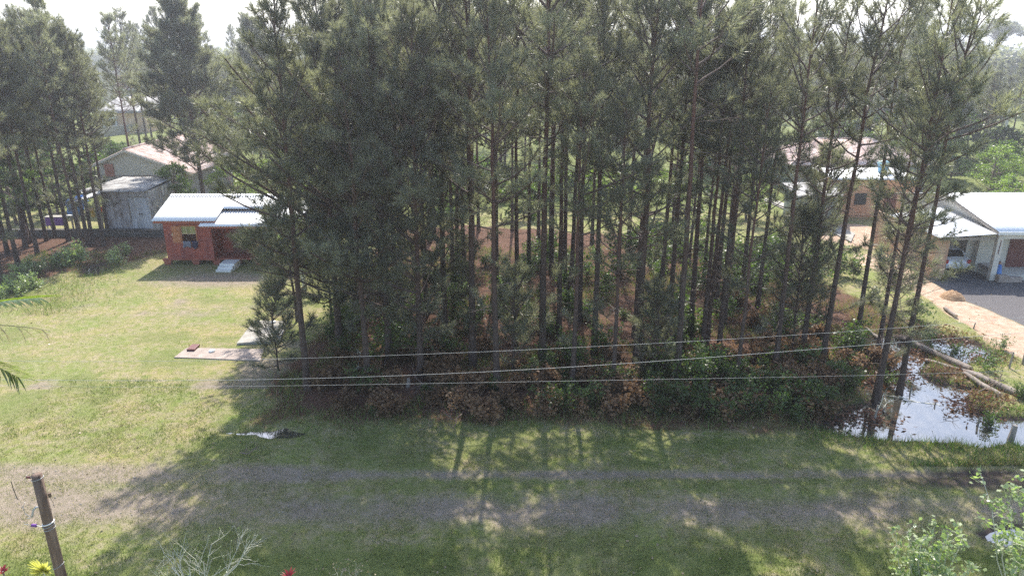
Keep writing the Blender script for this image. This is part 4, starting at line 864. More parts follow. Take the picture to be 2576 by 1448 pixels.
fm = MB().box(wx0, wx1, FY + .04, FY + .07, zs_ - .02, zs_ + .02).box(wx0, wx1, FY + .04, FY + .07, wt - .04, wt)
for i in range(4): fm.box(wx0 + pw * i / 3 - .018, wx0 + pw * i / 3 + .018, FY + .035, FY + .075, zs_ + .02, wt - .04)
fm.obj("frame", M['frame'], wf); MB().box(wx0, wx1, FY + .05, FY + .06, zs_ + .02, wt - .04).obj("pane", M['glass'], wf)
sx0, _ = P(433, 590, FY - .04); so = MB().box(sx0, wx0 - .08, FY - .05, FY - .004, wb_ - .03, wt + .03).obj("shutter", M['shutter'], ct); MB().box(sx0 - .0, sx0 + .05, FY - .075, FY - .052, (wb_ + wt) / 2 - .1, (wb_ + wt) / 2 + .1).obj("handle", M['frame'], so)
dr = MB().box(-19.35, -18.5, FY + 1.56, FY + 1.598, .47, 2.5).obj("door", M['redwood'], ct); MB().box(-18.62, -18.56, FY + 1.52, FY + 1.558, 1.4, 1.52).obj("handle", M['frame'], dr)
# garments over the sill
def drape(name, lab, x0, x1, z0, z1, mat, seed):
    r = np.random.RandomState(seed); nxx, nzz = 9, 7; v = []
    for side, off in ((0, 0), (1, .05)):
        for j in range(nzz):
            for i in range(nxx):
                u = i / (nxx - 1); t = j / (nzz - 1); v.append((x0 + (x1 - x0) * u + .02 * math.sin(t * 5), FY - .16 + off + .02 * math.sin(u * 14 + t * 3) , z1 - (z1 - z0) * t * (0.9 + 0.12 * math.sin(u * 7 + seed)) + (0.02 if t == 0 else 0)))
    f = []
    for s_ in range(2):
        for j in range(nzz - 1):
            for i in range(nxx - 1): q = s_ * nxx * nzz + j * nxx + i; f.append((q, q + 1, q + nxx + 1, q + nxx) if s_ else (q, q + nxx, q + nxx + 1, q + 1))
    n0 = nxx * nzz
    for i in range(nxx - 1): f.append((i, i + 1, n0 + i + 1, n0 + i)); e = (nzz - 1) * nxx + i; f.append((e + 1, e, n0 + e, n0 + e + 1))
    for j in range(nzz - 1): a_ = j * nxx; f.append((a_ + nxx, a_, n0 + a_, n0 + a_ + nxx)); a_ += nxx - 1; f.append((a_, a_ + nxx, n0 + a_ + nxx, n0 + a_))
    return tag(obj(name, v, f, mat, None, True), lab, "clothing", "clothes hung over the cottage window sill")
cx0, cz1 = P(460, 607, FY - .1); cx1, cz0 = P(482, 623, FY - .1); drape("jeans", "grey-blue garment hung over the cottage window sill", cx0, cx1, cz0, cz1, M['cloth1'], 1)
cx0, cz1 = P(483, 606, FY - .1); cx1, cz0 = P(499, 626, FY - .1); drape("jacket", "dark navy garment hung at the right of the cottage window sill", cx0, cx1, cz0, cz1, M['cloth2'], 4)
st = thing("steps", "three whitewashed block steps up to the cottage porch", "steps", (-18.8, 45.4, 0)); X0, Y0 = G(543, 685); X1, _ = G(581, 685)
for i in range(3): MB().box(X0 + .03 * i, X1 + .03 * i, Y0 + .28 * i, Y0 + .28 * (i + 1) - .002 if i < 2 else FY - .01, -0.05, .16 + .13 * i).obj("step", M['white'], st, bevel=.01)

# ------------------------------------------------------------------ grey shed
SY = 54.9; a = P(271, 575, SY)[0]; b = P(382, 575, SY)[0]
sh = thing("shed", "weathered grey board shed with a worn white door behind the cottage", "shed", ((a + b) / 2, 57, 0))
d0 = P(331, 540, SY)[0]; d1 = P(380, 540, SY)[0]
MB().box(a, b, SY, SY + .08, 0, 3.42).box(a, a + .08, SY + .08, 59.2, 0, 3.42).box(a + .08, b, 59.12, 59.2, 0, 3.5).obj("wall", M['greyboard'], sh)
MB().box(b - .08, b, SY + .082, 59.118, 0, 3.42).obj("side_wall", M['greyboard_y'], sh)
corr_obj("roof", ((a - 1.6, 54.3, 3.52), (b + .2, 54.3, 3.52), (b + .1, 59.6, 3.74), (a - .6, 59.6, 3.74)), M['greymetal'], sh, .2, .02)
do = MB().box(d0, d1, SY - .05, SY - .003, .5, 2.95).obj("door", M['whitedoor'], sh); MB().box((d0 + d1) / 2 - .15, (d0 + d1) / 2 + .12, SY - .085, SY - .052, 1.62, 1.7).obj("latch", M['dark'], do)
MB().box(d0 - .05, d1 + .02, SY - .07, SY - .003, 2.96, 3.04).box(d0 - .09, d0 - .03, SY - .06, SY - .003, 1.2, 2.6).obj("door_trim", M['stake'], sh)
for y0 in (55.5, 57.2): MB().box(b + .002, b + .04, y0, y0 + .95, 1.3, 2.6).obj("shutter", M['greymetal'], sh)
# lean-to roof and things under it
lt = thing("lean_to", "pale sloping lean-to roof on posts left of the grey shed", "lean-to", (-33, 56, 0))
q = [P(191, 506, 55.6), P(259, 487, 55.6), P(252.5, 476, 57.0), P(191, 503, 57.0)]
MB().slab([(q[0][0], 55.6, q[0][1]), (q[1][0], 55.6, q[1][1]), (q[2][0], 57.0, q[2][1]), (q[3][0], 57.0, q[3][1])], .05).obj("roof", M['whitemetal'], lt)
for px, zt in ((193, q[0][1]), (252, q[1][1])): x = P(px, 540, 55.8)[0]; MB().box(x, x + .12, 55.7, 55.82, 0, zt - .06).obj("post", M['stake'], lt)
def crumple(name, lab, cat, c, rad, mat, seed):
    r = np.random.RandomState(seed); v = []; f = []; n, m = 22, 12
    for j in range(m + 1):
        for i in range(n):
            th = math.pi * j / m; ph = 6.2832 * i / n; k = 0.8 + 0.45 * r.rand() * (0 < j < m) ; v.append((c[0] + rad[0] * k * math.sin(th) * math.cos(ph), c[1] + rad[1] * k * math.sin(th) * math.sin(ph), c[2] + rad[2] * k * math.cos(th)))
    for j in range(m):
        for i in range(n): f.append((j * n + i, (j + 1) * n + i, (j + 1) * n + (i + 1) % n, j * n + (i + 1) % n))
    return tag(obj(name, v, f, mat), lab, cat)
x, z = P(188, 520, 56.6); crumple("tarp", "crumpled blue tarpaulin heaped beside the lean-to", "tarpaulin", (x, 56.6, z), (.62, .5, .72), M['blue'], 1)
x, z = P(203, 505, 57.4); crumple("tarp", "smaller bright blue tarpaulin fold half under the lean-to roof", "tarpaulin", (x, 57.6, 2.3), (.5, .3, .3), M['blue'], 2)
bx0, bz1 = P(111, 545, 55.6); bx1, bz0 = P(163, 568, 55.6)
tb = thing("purple_table", "purple-fronted outdoor counter beyond the low wall", "counter", ((bx0 + bx1) / 2, 55.9, 0)); MB().box(bx0, bx1, 55.6, 55.66, .55, 1.2).obj("front_panel", M['purple'], tb); MB().box(bx0 - .03, bx1 + .03, 55.55, 56.2, 1.22, 1.27).obj("top", M['concrete'], tb)
for x in (bx0 + .05, bx1 - .05):
    for y in (55.7, 56.1): MB().box(x - .03, x + .03, y - .03, y + .03, 0, 1.218).obj("leg", M['stake'], tb)
x0, z0 = P(176, 535, 55.4); wt_ = thing("side_table", "small white-topped stand in front of the blue tarpaulin", "table", (x0, 55.5, 0)); MB().box(x0 - .25, x0 + .35, 55.2, 55.7, 1.42, 1.47).obj("top", M['white'], wt_); MB().box(x0 - .05, x0 + .05, 55.4, 55.5, 0, 1.418).obj("leg", M['stake'], wt_)
def hang(name, lab, px0, py0, px1, py1, Y, mat):
    x0, z1 = P(px0, py0, Y); x1, z0 = P(px1, py1, Y); v = []; n = 8
    for k in range(2):
        for j in range(5):
            for i in range(n): v.append((x0 + (x1 - x0) * i / (n - 1), Y + .03 * k + .05 * math.sin(i * 1.9), z1 + (z0 - z1) * j / 4))
    f = []
    for k in range(2):
        for j in range(4):
            for i in range(n - 1): q_ = k * 5 * n + j * n + i; f.append((q_, q_ + 1, q_ + n + 1, q_ + n) if k else (q_, q_ + n, q_ + n + 1, q_ + 1))
    return tag(obj(name, v, f, mat), lab, "cloth", "cloths hanging under the lean-to")
hang("hanging_cloth", "yellow cloth hanging beneath the lean-to roof", 225, 522, 239, 546, 56.2, M['yellowc']); hang("hanging_cloth", "orange-red cloth hanging beside the grey shed's left wall", 250, 520, 265, 533, 56.4, M['orangec'])
# low wall
lwl = MB(); lwl.box(-62, -24.6, 54.1, 54.4, -.1, .55).box(-62, -24.6, 54.05, 54.45, .552, .60); tag(lwl.obj("low_wall", M['stonewall']), "long dark retaining wall with pale coping behind the left grove", "wall")
crumple("white_bucket_plant", "small leafy pot plant", "plant", (0, 0, -60), (.1, .1, .1), M['leaf'], 9) if False else None

# ------------------------------------------------------------------ tiled gable house
GY = 64.3; ax, az = -34.3, 5.4; RX, RZ = -28.9, 3.3; LX, LZ = -37.4, 4.1; BY = 76
gh = thing("gable_house", "large house with pinkish clay-tile gable roof and bare grey gable wall", "house", (-33, 70, 0))
MB().prism_y([(-37.0, 3.1), (-37.0, LZ), (ax, az - .22), (-29.5, 3.34), (-29.5, 3.1)], GY, 75.6).obj("wall", M['cream'], gh); MB().prism_y([(-37.05, 0), (-37.05, 3.098), (-29.45, 3.098), (-29.45, 0)], GY - .03, 75.6).obj("lower_wall", M['rough'], gh)
def tileroof(name, quad, par, pitch=.24): o = corr_obj(name, quad, M['tile'], par, pitch, .035, .04); return o
tileroof("roof", ((RX + .4, 64, RZ - .02), (RX + .4, BY, RZ - .02), (ax, BY, az), (ax, 64, az)), gh); tileroof("roof", ((LX - .5, BY, LZ - .25), (LX - .5, 64, LZ - .25), (ax, 64, az), (ax, BY, az)), gh)
rc = MB().tube([(ax, 63.95, az + .03), (ax, 70, az + .03), (ax, BY, az + .03)], .11, 8); rc.obj("ridge_tiles", M['tile'], gh, True)
MB().slab([(ax, 63.93, az - .03), (RX + .4, 63.93, RZ - .06), (RX + .4, 63.99, RZ - .06), (ax, 63.99, az - .03)], .2).slab([(LX - .5, 63.93, LZ - .3), (ax, 63.93, az - .03), (ax, 63.99, az - .03), (LX - .5, 63.99, LZ - .3)], .2).obj("barge_board", M['cream'], gh)
x0, z0 = P(268, 455, GY - .1); MB().box(x0 - 0.0, x0 + .8, GY - .12, GY - .032, 3.0, 4.1).obj("door", M['brick'], gh)
for x in (-36.4, -30.5):
    wo = MB().box(x, x + .9, GY - .06, GY - .032, 1.2, 2.3).obj("window", M['white'], gh); MB().box(x + .07, x + .83, GY - .075, GY - .062, 1.27, 2.23).obj("pane", M['cglass'], wo)
# ------------------------------------------------------------------ far left houses
HY = 126.0
fh = thing("metal_roof_house", "distant apricot-walled house with grey corrugated roof, left background", "house", (-68, 128, 0))
p0 = P(294, 294, HY); p1 = P(366, 294, HY); MB().box(p0[0], p1[0], HY, HY + 7.5, 0, 3.3).obj("wall", M['orange'], fh); p2 = P(252, 294, HY)
MB().box(p2[0], p0[0] - .02, HY - .3, HY + 7.5, 0, 3.3).obj("side_wall", M['white'], fh)
wo = MB().box(p2[0] + 1.2, p2[0] + 2.6, HY - .36, HY - .302, 1.2, 2.3).obj("window", M['stake'], fh); MB().box(p2[0] + 1.3, p2[0] + 2.5, HY - .38, HY - .362, 1.3, 2.2).obj("pane", M['cglass'], wo)
corr_obj("roof", ((p2[0] - .5, HY - .8, 3.35), (p1[0] + .6, HY - .8, 3.35), (p1[0] + .6, HY + 8.2, 5.5), (p2[0] - .5, HY + 8.2, 5.5)), M['greymetal'], fh, .6, .06); MB().tube([(p0[0] + 2.3, HY + 6.8, 5.35), (p1[0] - 1.0, HY - .6, 3.6)], .17, 8).obj("ridge_pipe", M['white'], fh)
bw = MB(); A_ = G(283, 350); B_ = G(366, 331); bw.hexa([(A_[0] - 6, A_[1] - 6, -.1), (B_[0], B_[1], -.1), (B_[0], B_[1] + .25, -.1), (A_[0] - 6, A_[1] - 5.75, -.1)], [(A_[0] - 6, A_[1] - 6, 1.5), (B_[0], B_[1], 1.5), (B_[0], B_[1] + .25, 1.5), (A_[0] - 6, A_[1] - 5.75, 1.5)])
tag(bw.obj("boundary_wall", M['concrete']), "pale boundary wall below the distant apricot house", "wall")
rb_ = thing("brick_house", "distant two-storey house with brick-red upper floor above a white band", "house", (-92, 172, 0)); RY = 170.0; p0 = P(293, 196, RY); p1 = P(358, 196, RY)
MB().box(p0[0], p1[0], RY, RY + 8, 5.0, 7.7).obj("upper_wall", M['brick'], rb_); MB().box(p0[0] + .8, p1[0] + .6, RY - .5, RY + 8.1, 4.3, 4.998).obj("floor_band", M['white'], rb_); MB().box(p0[0] + 1, p1[0], RY + .1, RY + 7.9, 0, 4.298).obj("wall", M['cream'], rb_)
for k in range(2): MB().box(p0[0] + 1.4 + 2.7 * k, p0[0] + 2.6 + 2.7 * k, RY - .05, RY - .002, 5.2, 6.9).obj("window", M['dark'], rb_)
# grass lawn strip is part of the ground; hidden lawns need nothing more
# ------------------------------------------------------------------ hipped tile roof house
hh = thing("hip_roof_house", "house with broad pinkish hipped tile roof behind the right-hand pines", "house", (35, 76, 0))
c0, c1, c2, c3 = (27.3, 70.7, 3.0), (41.9, 70.7, 3.0), (41.9, 81.2, 3.0), (27.3, 81.2, 3.0); r0, r1 = (31.9, 76, 4.95), (37.3, 76, 4.95)
tileroof("roof", (c0, c1, r1, r0), hh, .25); tileroof("roof", (c3, c0, r0, r0), hh, .25); tileroof("roof", (c1, c2, r1, r1), hh, .25); tileroof("roof", (c2, c3, r0, r1), hh, .25)
MB().box(28, 41.2, 71.4, 80.6, 0, 2.98).obj("wall", M['greenwall'], hh)
for x in (30, 35, 39): 
    wo = MB().box(x, x + 1.3, 71.34, 71.398, 1.0, 2.2).obj("window", M['white'], hh); MB().box(x + .08, x + 1.22, 71.32, 71.338, 1.08, 2.12).obj("pane", M['cglass'], wo)
MB().tube([c0, r0], .1, 6).tube([r0, r1], .1, 6).tube([r1, c1], .1, 6).obj("ridge_tiles", M['tile'], hh)
lad = MB(); lx, lz = P(1942, 405, 70.4); lad.box(lx, lx + .07, 70.3, 70.37, 0, 3.1).box(lx + .9, lx + .97, 70.3, 70.37, 0, 3.1)
for k in range(4): lad.box(lx + .07, lx + .9, 70.31, 70.36, 1.1 + .5 * k, 1.16 + .5 * k)
tag(lad.obj("wooden_rack", M['redwood']), "reddish open wooden rack standing left of the hipped-roof house", "rack")
an = thing("annex", "flat pale-roofed outbuilding before the hipped-roof house", "outbuilding", (26, 63, 0)); q = [G(2008, 492, 2.7), G(2122, 492, 2.7), G(2116, 457, 2.7), G(1967, 459, 2.7)]
MB().slab([(x, y, 2.7) for x, y in q], .12).obj("roof", M['greymetal'], an); MB().hexa([(q[0][0] + .3, q[0][1] + .3, 0), (q[1][0] - .2, q[1][1] + .3, 0), (q[2][0] - .2, q[2][1] - .3, 0), (q[3][0] + .3, q[3][1] - .3, 0)], [(q[0][0] + .3, q[0][1] + .3, 2.57), (q[1][0] - .2, q[1][1] + .3, 2.57), (q[2][0] - .2, q[2][1] - .3, 2.57), (q[3][0] + .3, q[3][1] - .3, 2.57)]).obj("wall", M['greenwall'], an)
bh = thing("brick_outbuilding", "long orange-brick outbuilding with thin white roof edge behind the right pines", "outbuilding", (32, 62, 0)); x0 = P(2128, 450, 61)[0]; x1 = P(2306, 450, 61)[0]
MB().box(x0, x1, 61, 65, 0, 3.25).obj("wall", M['brickwall'], bh); corr_obj("roof", ((x0 - 1.2, 60.6, 3.34), (x1 + .3, 60.6, 3.34), (x1 + .3, 65.4, 3.6), (x0 - 1.2, 65.4, 3.6)), M['whitemetal'], bh)
for k, xx in enumerate((x0 + 1.0, x0 + 3.6)): MB().box(xx, xx + 1.0, 60.94, 60.998, 0.05 if k else 1.1, 2.1).obj("door" if k else "window", M['redwood'] if k else M['dark'], bh)
x, _ = P(2222, 440, 63); tk = thing("water_tank", "blue water tank with pale lid on the brick outbuilding's roof", "water tank", (x, 63.2, 3.5)); MB().lathe([(.38, 3.5), (.48, 4.2), (.52, 4.28)], (x, 63.2, 0), 20).obj("tank", M['tank'], tk, True); MB().lathe([(.54, 4.285), (.54, 4.4), (.3, 4.55), (.1, 4.6)], (x, 63.2, 0), 20).obj("lid", M['tanktop'], tk, True)
sheet("concrete_path", [G(1913, 503), G(1940, 500), G(2050, 545), G(2150, 590), G(2140, 612), G(2020, 548)], .11, M['concrete'])

# ------------------------------------------------------------------ white-roofed house, carport, car
wh = thing("white_house", "cream house with wide glaring white metal roof at the right edge", "house", (35, 49, 0))
RYF, RYR, RYB = 43.0, 49.3, 55.6
corr_obj("roof", ((30.0, RYF, 3.2), (42, RYF, 3.2), (42, RYR, 4.42), (30.0, RYR, 4.42)), M['whitemetal'], wh, .3, .012); corr_obj("roof", ((42, RYB, 3.2), (30.0, RYB, 3.2), (30.0, RYR, 4.42), (42, RYR, 4.42)), M['whitemetal'], wh, .3, .012)
MB().box(29.97, 42, RYF - .06, RYF - .02, 3.02, 3.2).obj("gutter", M['white'], wh)
MB().add([(30.35, 45.1, 0), (30.35, 55.2, 0), (30.35, 55.2, 3.15), (30.35, RYR, 4.3), (30.35, 45.1, 3.45), (30.55, 45.1, 0), (30.55, 55.2, 0), (30.55, 55.2, 3.15), (30.55, RYR, 4.3), (30.55, 45.1, 3.45)], [(0, 4, 3, 2, 1), (5, 6, 7, 8, 9), (0, 1, 6, 5), (1, 2, 7, 6), (2, 3, 8, 7), (3, 4, 9, 8), (4, 0, 5, 9)]).obj("gable_wall", M['cream'], wh)
MB().box(30.552, 42, 45.1, 45.3, 0, 3.3).box(30.552, 42, 55.0, 55.2, 0, 3.1).obj("wall", M['cream'], wh)
MB().slab([(30.02, RYF, 3.12), (30.02, RYR, 4.34), (30.3, RYR, 4.34), (30.3, RYF, 3.12)], .16).obj("barge_board", M['stake'], wh)
cl = MB().box(30.15, 30.5, 43.15, 43.45, 0, 2.72).obj("column", M['cream'], wh); MB().box(30.15, 42, 43.15, 43.4, 2.722, 3.06).obj("beam", M['cream'], wh)
MB().tube([(30.33, 43.13, 1.75), (30.325, 43.13, 2.05), (30.355, 43.13, 2.13), (30.31, 43.13, 2.22), (30.35, 43.13, 2.3), (30.335, 43.13, 2.65)], .02, 6).obj("wall_ornament", M['redwood'], cl)
MB().box(30.5, 42, 43.3, 45.098, 0, .34).obj("porch_floor", M['cream'], wh); MB().box(30.56, 32.2, 45.04, 45.098, .342, .62).box(30.556, 30.6, 43.5, 45.0, .342, .6).obj("skirting", M['rough'], wh)
dd = MB().box(32.3, 34.6, 45.03, 45.097, .345, 2.75).obj("door", M['redwood'], wh)
cp = thing("carport", "corrugated lean-to carport with an upright tan board side beside the white house", "carport", (28.4, 46, 0))
corr_obj("roof", ((26.45, 49.4, 2.85), (26.45, 43.1, 2.80), (30.12, 43.1, 3.05), (30.32, 49.4, 3.40)), M['whitemetal'], cp, .2, .025)
MB().box(26.72, 26.80, 43.7, 51.5, 0, 2.68).obj("board_wall", M['orangeboard'], cp); MB().box(26.8, 27.55, 43.7, 43.78, 0, 2.75).obj("front_panel", M['orangeboard'], cp)
MB().box(26.81, 30.34, 49.3, 49.38, 0, 2.8).obj("back_wall", M['dark'], cp); MB().box(26.7, 30.1, 43.3, 43.4, 2.60, 2.76).obj("beam", M['stake'], cp)  # back wall coloured near-black to give the carport a shaded inside
MB().box(29.9, 30.34, 45.6, 45.7, 0, 2.9).obj("inner_wall", M['cream'], cp)
def hatch():
    root = thing("car", "silver hatchback parked tail out inside the carport", "car", (28.95, 46.6, 0)); cx, y0 = 28.95, 44.7
    prof = [(0, .30, .80), (0.02, .62, .84), (.10, .95, .83), (.35, 1.02, .82), (.75, 1.42, .66), (1.6, 1.46, .66), (2.3, 1.42, .65), (3.0, .98, .80), (3.9, .86, .78), (4.05, .5, .74)]
    ys = [p[0] for p in prof]; v = []; n = 12
    def sec(y, zt, hw, zb=.28):
        hb = .82 if .02 < y < 4 else .78
        pts = [(-hb * .92, zb), (-hb, .5), (-hb, min(zt, .86)), (-hw, max(min(zt, zt - .06), .87) if zt > .9 else zt - .03), (-hw * .8, zt), (0, zt + .03)]
        pts = pts + [(-x, z) for x, z in pts[-2::-1]]; return [(cx + x, y0 + y, z) for x, z in pts]
    for y, zt, hw in prof: v += sec(y, zt, hw)
    k = 11; f = [tuple(range(k - 1, -1, -1)), tuple((len(prof) - 1) * k + i for i in range(k))]
    for j in range(len(prof) - 1):
        for i in range(k - 1): f.append((j * k + i, j * k + i + 1, (j + 1) * k + i + 1, (j + 1) * k + i))
        f.append((j * k + k - 1, j * k, (j + 1) * k, (j + 1) * k + k - 1))
    o = obj("body", v, f, M['car'], root, True)
    MB().slab([(cx - .58, y0 + .36, 1.06), (cx + .58, y0 + .36, 1.06), (cx + .50, y0 + .71, 1.41), (cx - .50, y0 + .71, 1.41)], .02).obj("rear_window", M['cglass'], root)
    MB().box(cx - .80, cx + .80, y0 - .10, y0 + .08, .36, .60).obj("bumper", M['car'], root, bevel=.03)
    MB().box(cx - .2, cx + .2, y0 - .115, y0 - .102, .42, .54).obj("number_plate", M['plate'], root)
    for s_ in (-1, 1):
        MB().box(cx + s_ * .72 - .10, cx + s_ * .72 + .10, y0 - .02, y0 + .10, .66, .92).obj("tail_light", M['tail'], root, bevel=.02)
        for yy in (.75, 3.2):
            wv = MB(); n_ = 18; ring = []
            wl = obj("wheel", *wheel_geo(cx + s_ * .72, y0 + yy, .3, .30, .09), M['black'], root); obj("rim", *wheel_geo(cx + s_ * .775, y0 + yy, .3, .18, .045), M['pipe'], wl)
    MB().lathe([(.045, 0), (.045, .012)], (0, 0, 0), 12); em = MB().box(cx - .04, cx + .04, y0 - .002, y0 + .02, .78, .85).obj("emblem", M['pipe'], root); return root
def wheel_geo(x, y, z, r, hw, n=20):
    v = []; 
    for sx in (-hw, hw):
        for i in range(n): a = 6.2832 * i / n; v.append((x + sx, y + r * math.cos(a), z + r * math.sin(a)))
    f = [tuple(range(n)), tuple(range(2 * n - 1, n - 1, -1))] + [(i, i + n, (i + 1) % n + n, (i + 1) % n) for i in range(n)]; return v, f
hatch()
sx, sz = 30.85, .34; sta = thing("statue", "blue-cloaked robed figurine standing on the porch edge", "statue", (sx, 43.5, sz))
MB().lathe([(.20, 0), (.19, .1), (.15, .35), (.12, .5), (.13, .56), (.06, .64)], (sx, 43.5, sz), 14).obj("robe", M['blue'], sta, True); MB().lathe([(.03, .62), (.06, .66), (.07, .72), (.05, .79), (.01, .81)], (sx, 43.5, sz), 12).obj("head", M['skin'], sta, True)
MB().lathe([(.09, .6), (.085, .7), (.075, .8), (.02, .84)], (sx, 43.54, sz), 12).obj("veil", M['redwood'], sta, True)
pb = thing("brick_planter", "low pinkish brick planter at the foot of the porch column", "planter", (31, 42.9, 0)); MB().box(30.45, 31.1, 42.75, 43.1, 0, .46).box(31.102, 31.95, 42.75, 43.1, 0, .34).obj("bricks", M['slab'], pb, bevel=.02)

# ------------------------------------------------------------------ slabs on the lawn
def flat(name, lab, cat, pts, z0, z1, mat, bev=.015):
    q = [G(*p) for p in pts]; m = MB().hexa([(x, y, z0) for x, y in q], [(x, y, z1) for x, y in q]); o = m.obj(name, mat, bevel=bev); return tag(o, lab, cat)
flat("concrete_slab", "large pale concrete slab half under the leaning young pine", "slab", [(596, 868), (704, 862), (724, 812), (640, 810)], -.1, .12, M['concrete'])
flat("concrete_slab", "long narrow pinkish concrete strip on the lawn, in front of the pale slab", "slab", [(438, 901), (655, 909), (665, 880), (470, 877)], -.1, .07, M['slab'])
bx, by = G(484, 884); tag(MB().box(bx - .22, bx + .16, by - .10, by + .55, .072, .17).obj("brick", M['redwood'], bevel=.01), "dark brown flat brick lying on the narrow concrete strip", "brick")
bx, by = G(534, 887); tag(MB().lathe([(.02, 0), (.15, 0), (.15, .06), (.10, .09), (.02, .1)], (bx, by, .072), 16).obj("pipe_cap", M['white'], None, True), "small round white pipe cap on the narrow concrete strip", "pipe cap")
bx, by = G(689, 816); tag(MB().lathe([(.02, 0), (.13, 0), (.13, .06), (.09, .08), (.02, .09)], (bx, by, .122), 16).obj("pipe_cap", M['white'], None, True), "small round white pipe cap on the large pale slab's far corner", "pipe cap")
# ------------------------------------------------------------------ logs, stakes, branches, debris
def log(pts, r0_, r1_, lab, zc=0.1, group="felled logs by the pond", bark='log'):
    w_ = [G(*p, 0.1) for p in pts]; P3 = [(x, y, max(gz(x, y), WL) + zc) for x, y in w_]; n = len(P3); P3 = [tuple(np.array(P3[0]) * (1 - t) + np.array(P3[-1]) * t + np.array([0, 0, .02 * math.sin(t * 9)])) for t in np.linspace(0, 1, 7)] if n == 2 else P3
    root = thing("felled_log", lab, "log", P3[0], group); v, f = tube_np(P3, np.linspace(r0_, r1_, len(P3)), 10); obj("bark", v, f, M[bark], root, True)
    for e, s_, r_ in ((0, 1, r0_), (-1, -2, r1_)):
        c = np.array(P3[e]); d = unit(np.array(P3[s_ if e == 0 else -2]) - c); c = c - d * .01; u = unit(np.cross(d, [0, 0, 1.0])); w2 = np.cross(d, u)
        ring = [c + r_ * .98 * (u * math.cos(a) + w2 * math.sin(a)) for a in np.linspace(0, 6.2832, 11)[:-1]]; back = [p + d * .02 for p in ring]
        obj("cut_end", ring + back, [tuple(range(10)), tuple(range(19, 9, -1))] + [(i, i + 10, (i + 1) % 10 + 10, (i + 1) % 10) for i in range(10)], M['cut'], root)
log([(2265, 845), (2440, 930)], .13, .17, "long felled log, upper of the two running down towards the right frame edge"); log([(2432, 938), (2640, 1022)], .16, .18, "thick felled log lying from the pond's far corner out of frame right")
log([(2330, 898), (2470, 948)], .10, .13, "felled log lying just below the longest one, its middle in leaves"); log([(2425, 940), (2515, 995)], .11, .13, "short felled log close beside the thick one at right")
log([(2178, 826), (2212, 844)], .08, .10, "short pale log between the thin pines left of the pond"); log([(2376, 775), (2405, 796)], .09, .10, "short pale log lying on the orange path"); log([(2290, 755), (2320, 772)], .07, .08, "small pale log at the left edge of the orange path")
x, y = G(2396, 748); 
def mound(name, lab, x, y, r_, h, mat, seed):
    rr = np.random.RandomState(seed); v = [(x, y, h + gz(x, y))]; f = []; n, m = 24, 7
    for j in range(1, m + 1):
        for i in range(n): a = 6.2832 * i / n; t = j / m; q = r_ * t * (1 + .25 * (fbm(np.array([math.cos(a) * 2 + 9.]), np.array([math.sin(a) * 2. + seed]), 1)[0] - .5)); v.append((x + q * math.cos(a), y + q * math.sin(a), gz(x, y) - .05 + (h + .05) * (1 - t * t) * (0.85 + .3 * rr.rand())))
    f = [(0, 1 + i, 1 + (i + 1) % n) for i in range(n)]
    for j in range(m - 1):
        for i in range(n): f.append((1 + j * n + i, 1 + (j + 1) * n + i, 1 + (j + 1) * n + (i + 1) % n, 1 + j * n + (i + 1) % n))
    return tag(obj(name, v, f, mat, None, True), lab, "mound")
M['earth'] = plain("brown earth heap", (0.22, 0.12, 0.06), (0.42, 0.28, 0.16), 6, 0.95, bmp=.05)
mound("earth_mound", "small brown earth heap on the orange path before the carport", x, y, .75, .4, M['earth'], 3)
for i, (px, py, h_, r_, lab) in enumerate([(2460, 1060, .55, .05, "pale split stake standing in the pond near its right bank"), (2538, 925, .8, .05, "dark post on the bank beyond the fallen logs"), (2572, 915, 1.1, .06, "dark post at the right frame edge beyond the logs"), (2448, 828, .35, .04, "small forked stump on the orange path's edge"),
                                    (2290, 978, .5, .04, "short broken stake beside the rightmost leaning pond pine"), (2352, 1010, .35, .03, "thin twig stake standing in the middle of the pond"), (2544, 1098, .8, .13, "thick brown post stump at the pond's right end"), (1026, 985, .4, .10, "cut tree stump in the red litter"), (2200, 1050, .9, .05, "pale stake at the foot of the pond's left pines")]):
    x, y = G(px, py); z = gz(x, y) - .1; m = MB().tube([(x, y, z), (x + .02, y, z + h_ * .5), (x + .05, y, z + h_ + .1)], [r_, r_ * .95, r_ * .7], 7); tag(m.obj("stake", M['stake']), lab, "stake", "stakes and stumps around the pond" if i != 7 else None)
def fallen(seed, x, y, L, rot, lab, group, rad=.03, mat='twig'):
    r = np.random.RandomState(seed); z = gz(x, y) + .06; nb = NB()
    def go(p, d, l, rd, lv):
        pts = [p]
        for k in range(5): d = unit(d + r.randn(3) * np.array([.16, .16, .10])); pts.append(pts[-1] + d * l / 5)
        pts = np.array(pts); pts[:, 2] = np.maximum(pts[:, 2], .02); v, f = tube_np(pts, np.linspace(rd, rd * .35, 6), 5); nb.add(v, f)
        if lv < 2:
            for q in range(4): i = 1 + r.randint(4); go(pts[i], unit(d + r.randn(3) * .8 + np.array([0, 0, .25])), l * .45, rd * .5, lv + 1)
    go(np.zeros(3), np.array([math.cos(rot), math.sin(rot), .12]), L, rad, 0); v, f = nb.get(); o = obj("fallen_branch", v, f, M[mat]); o.location = (x, y, z); return tag(o, lab, "branch", group)
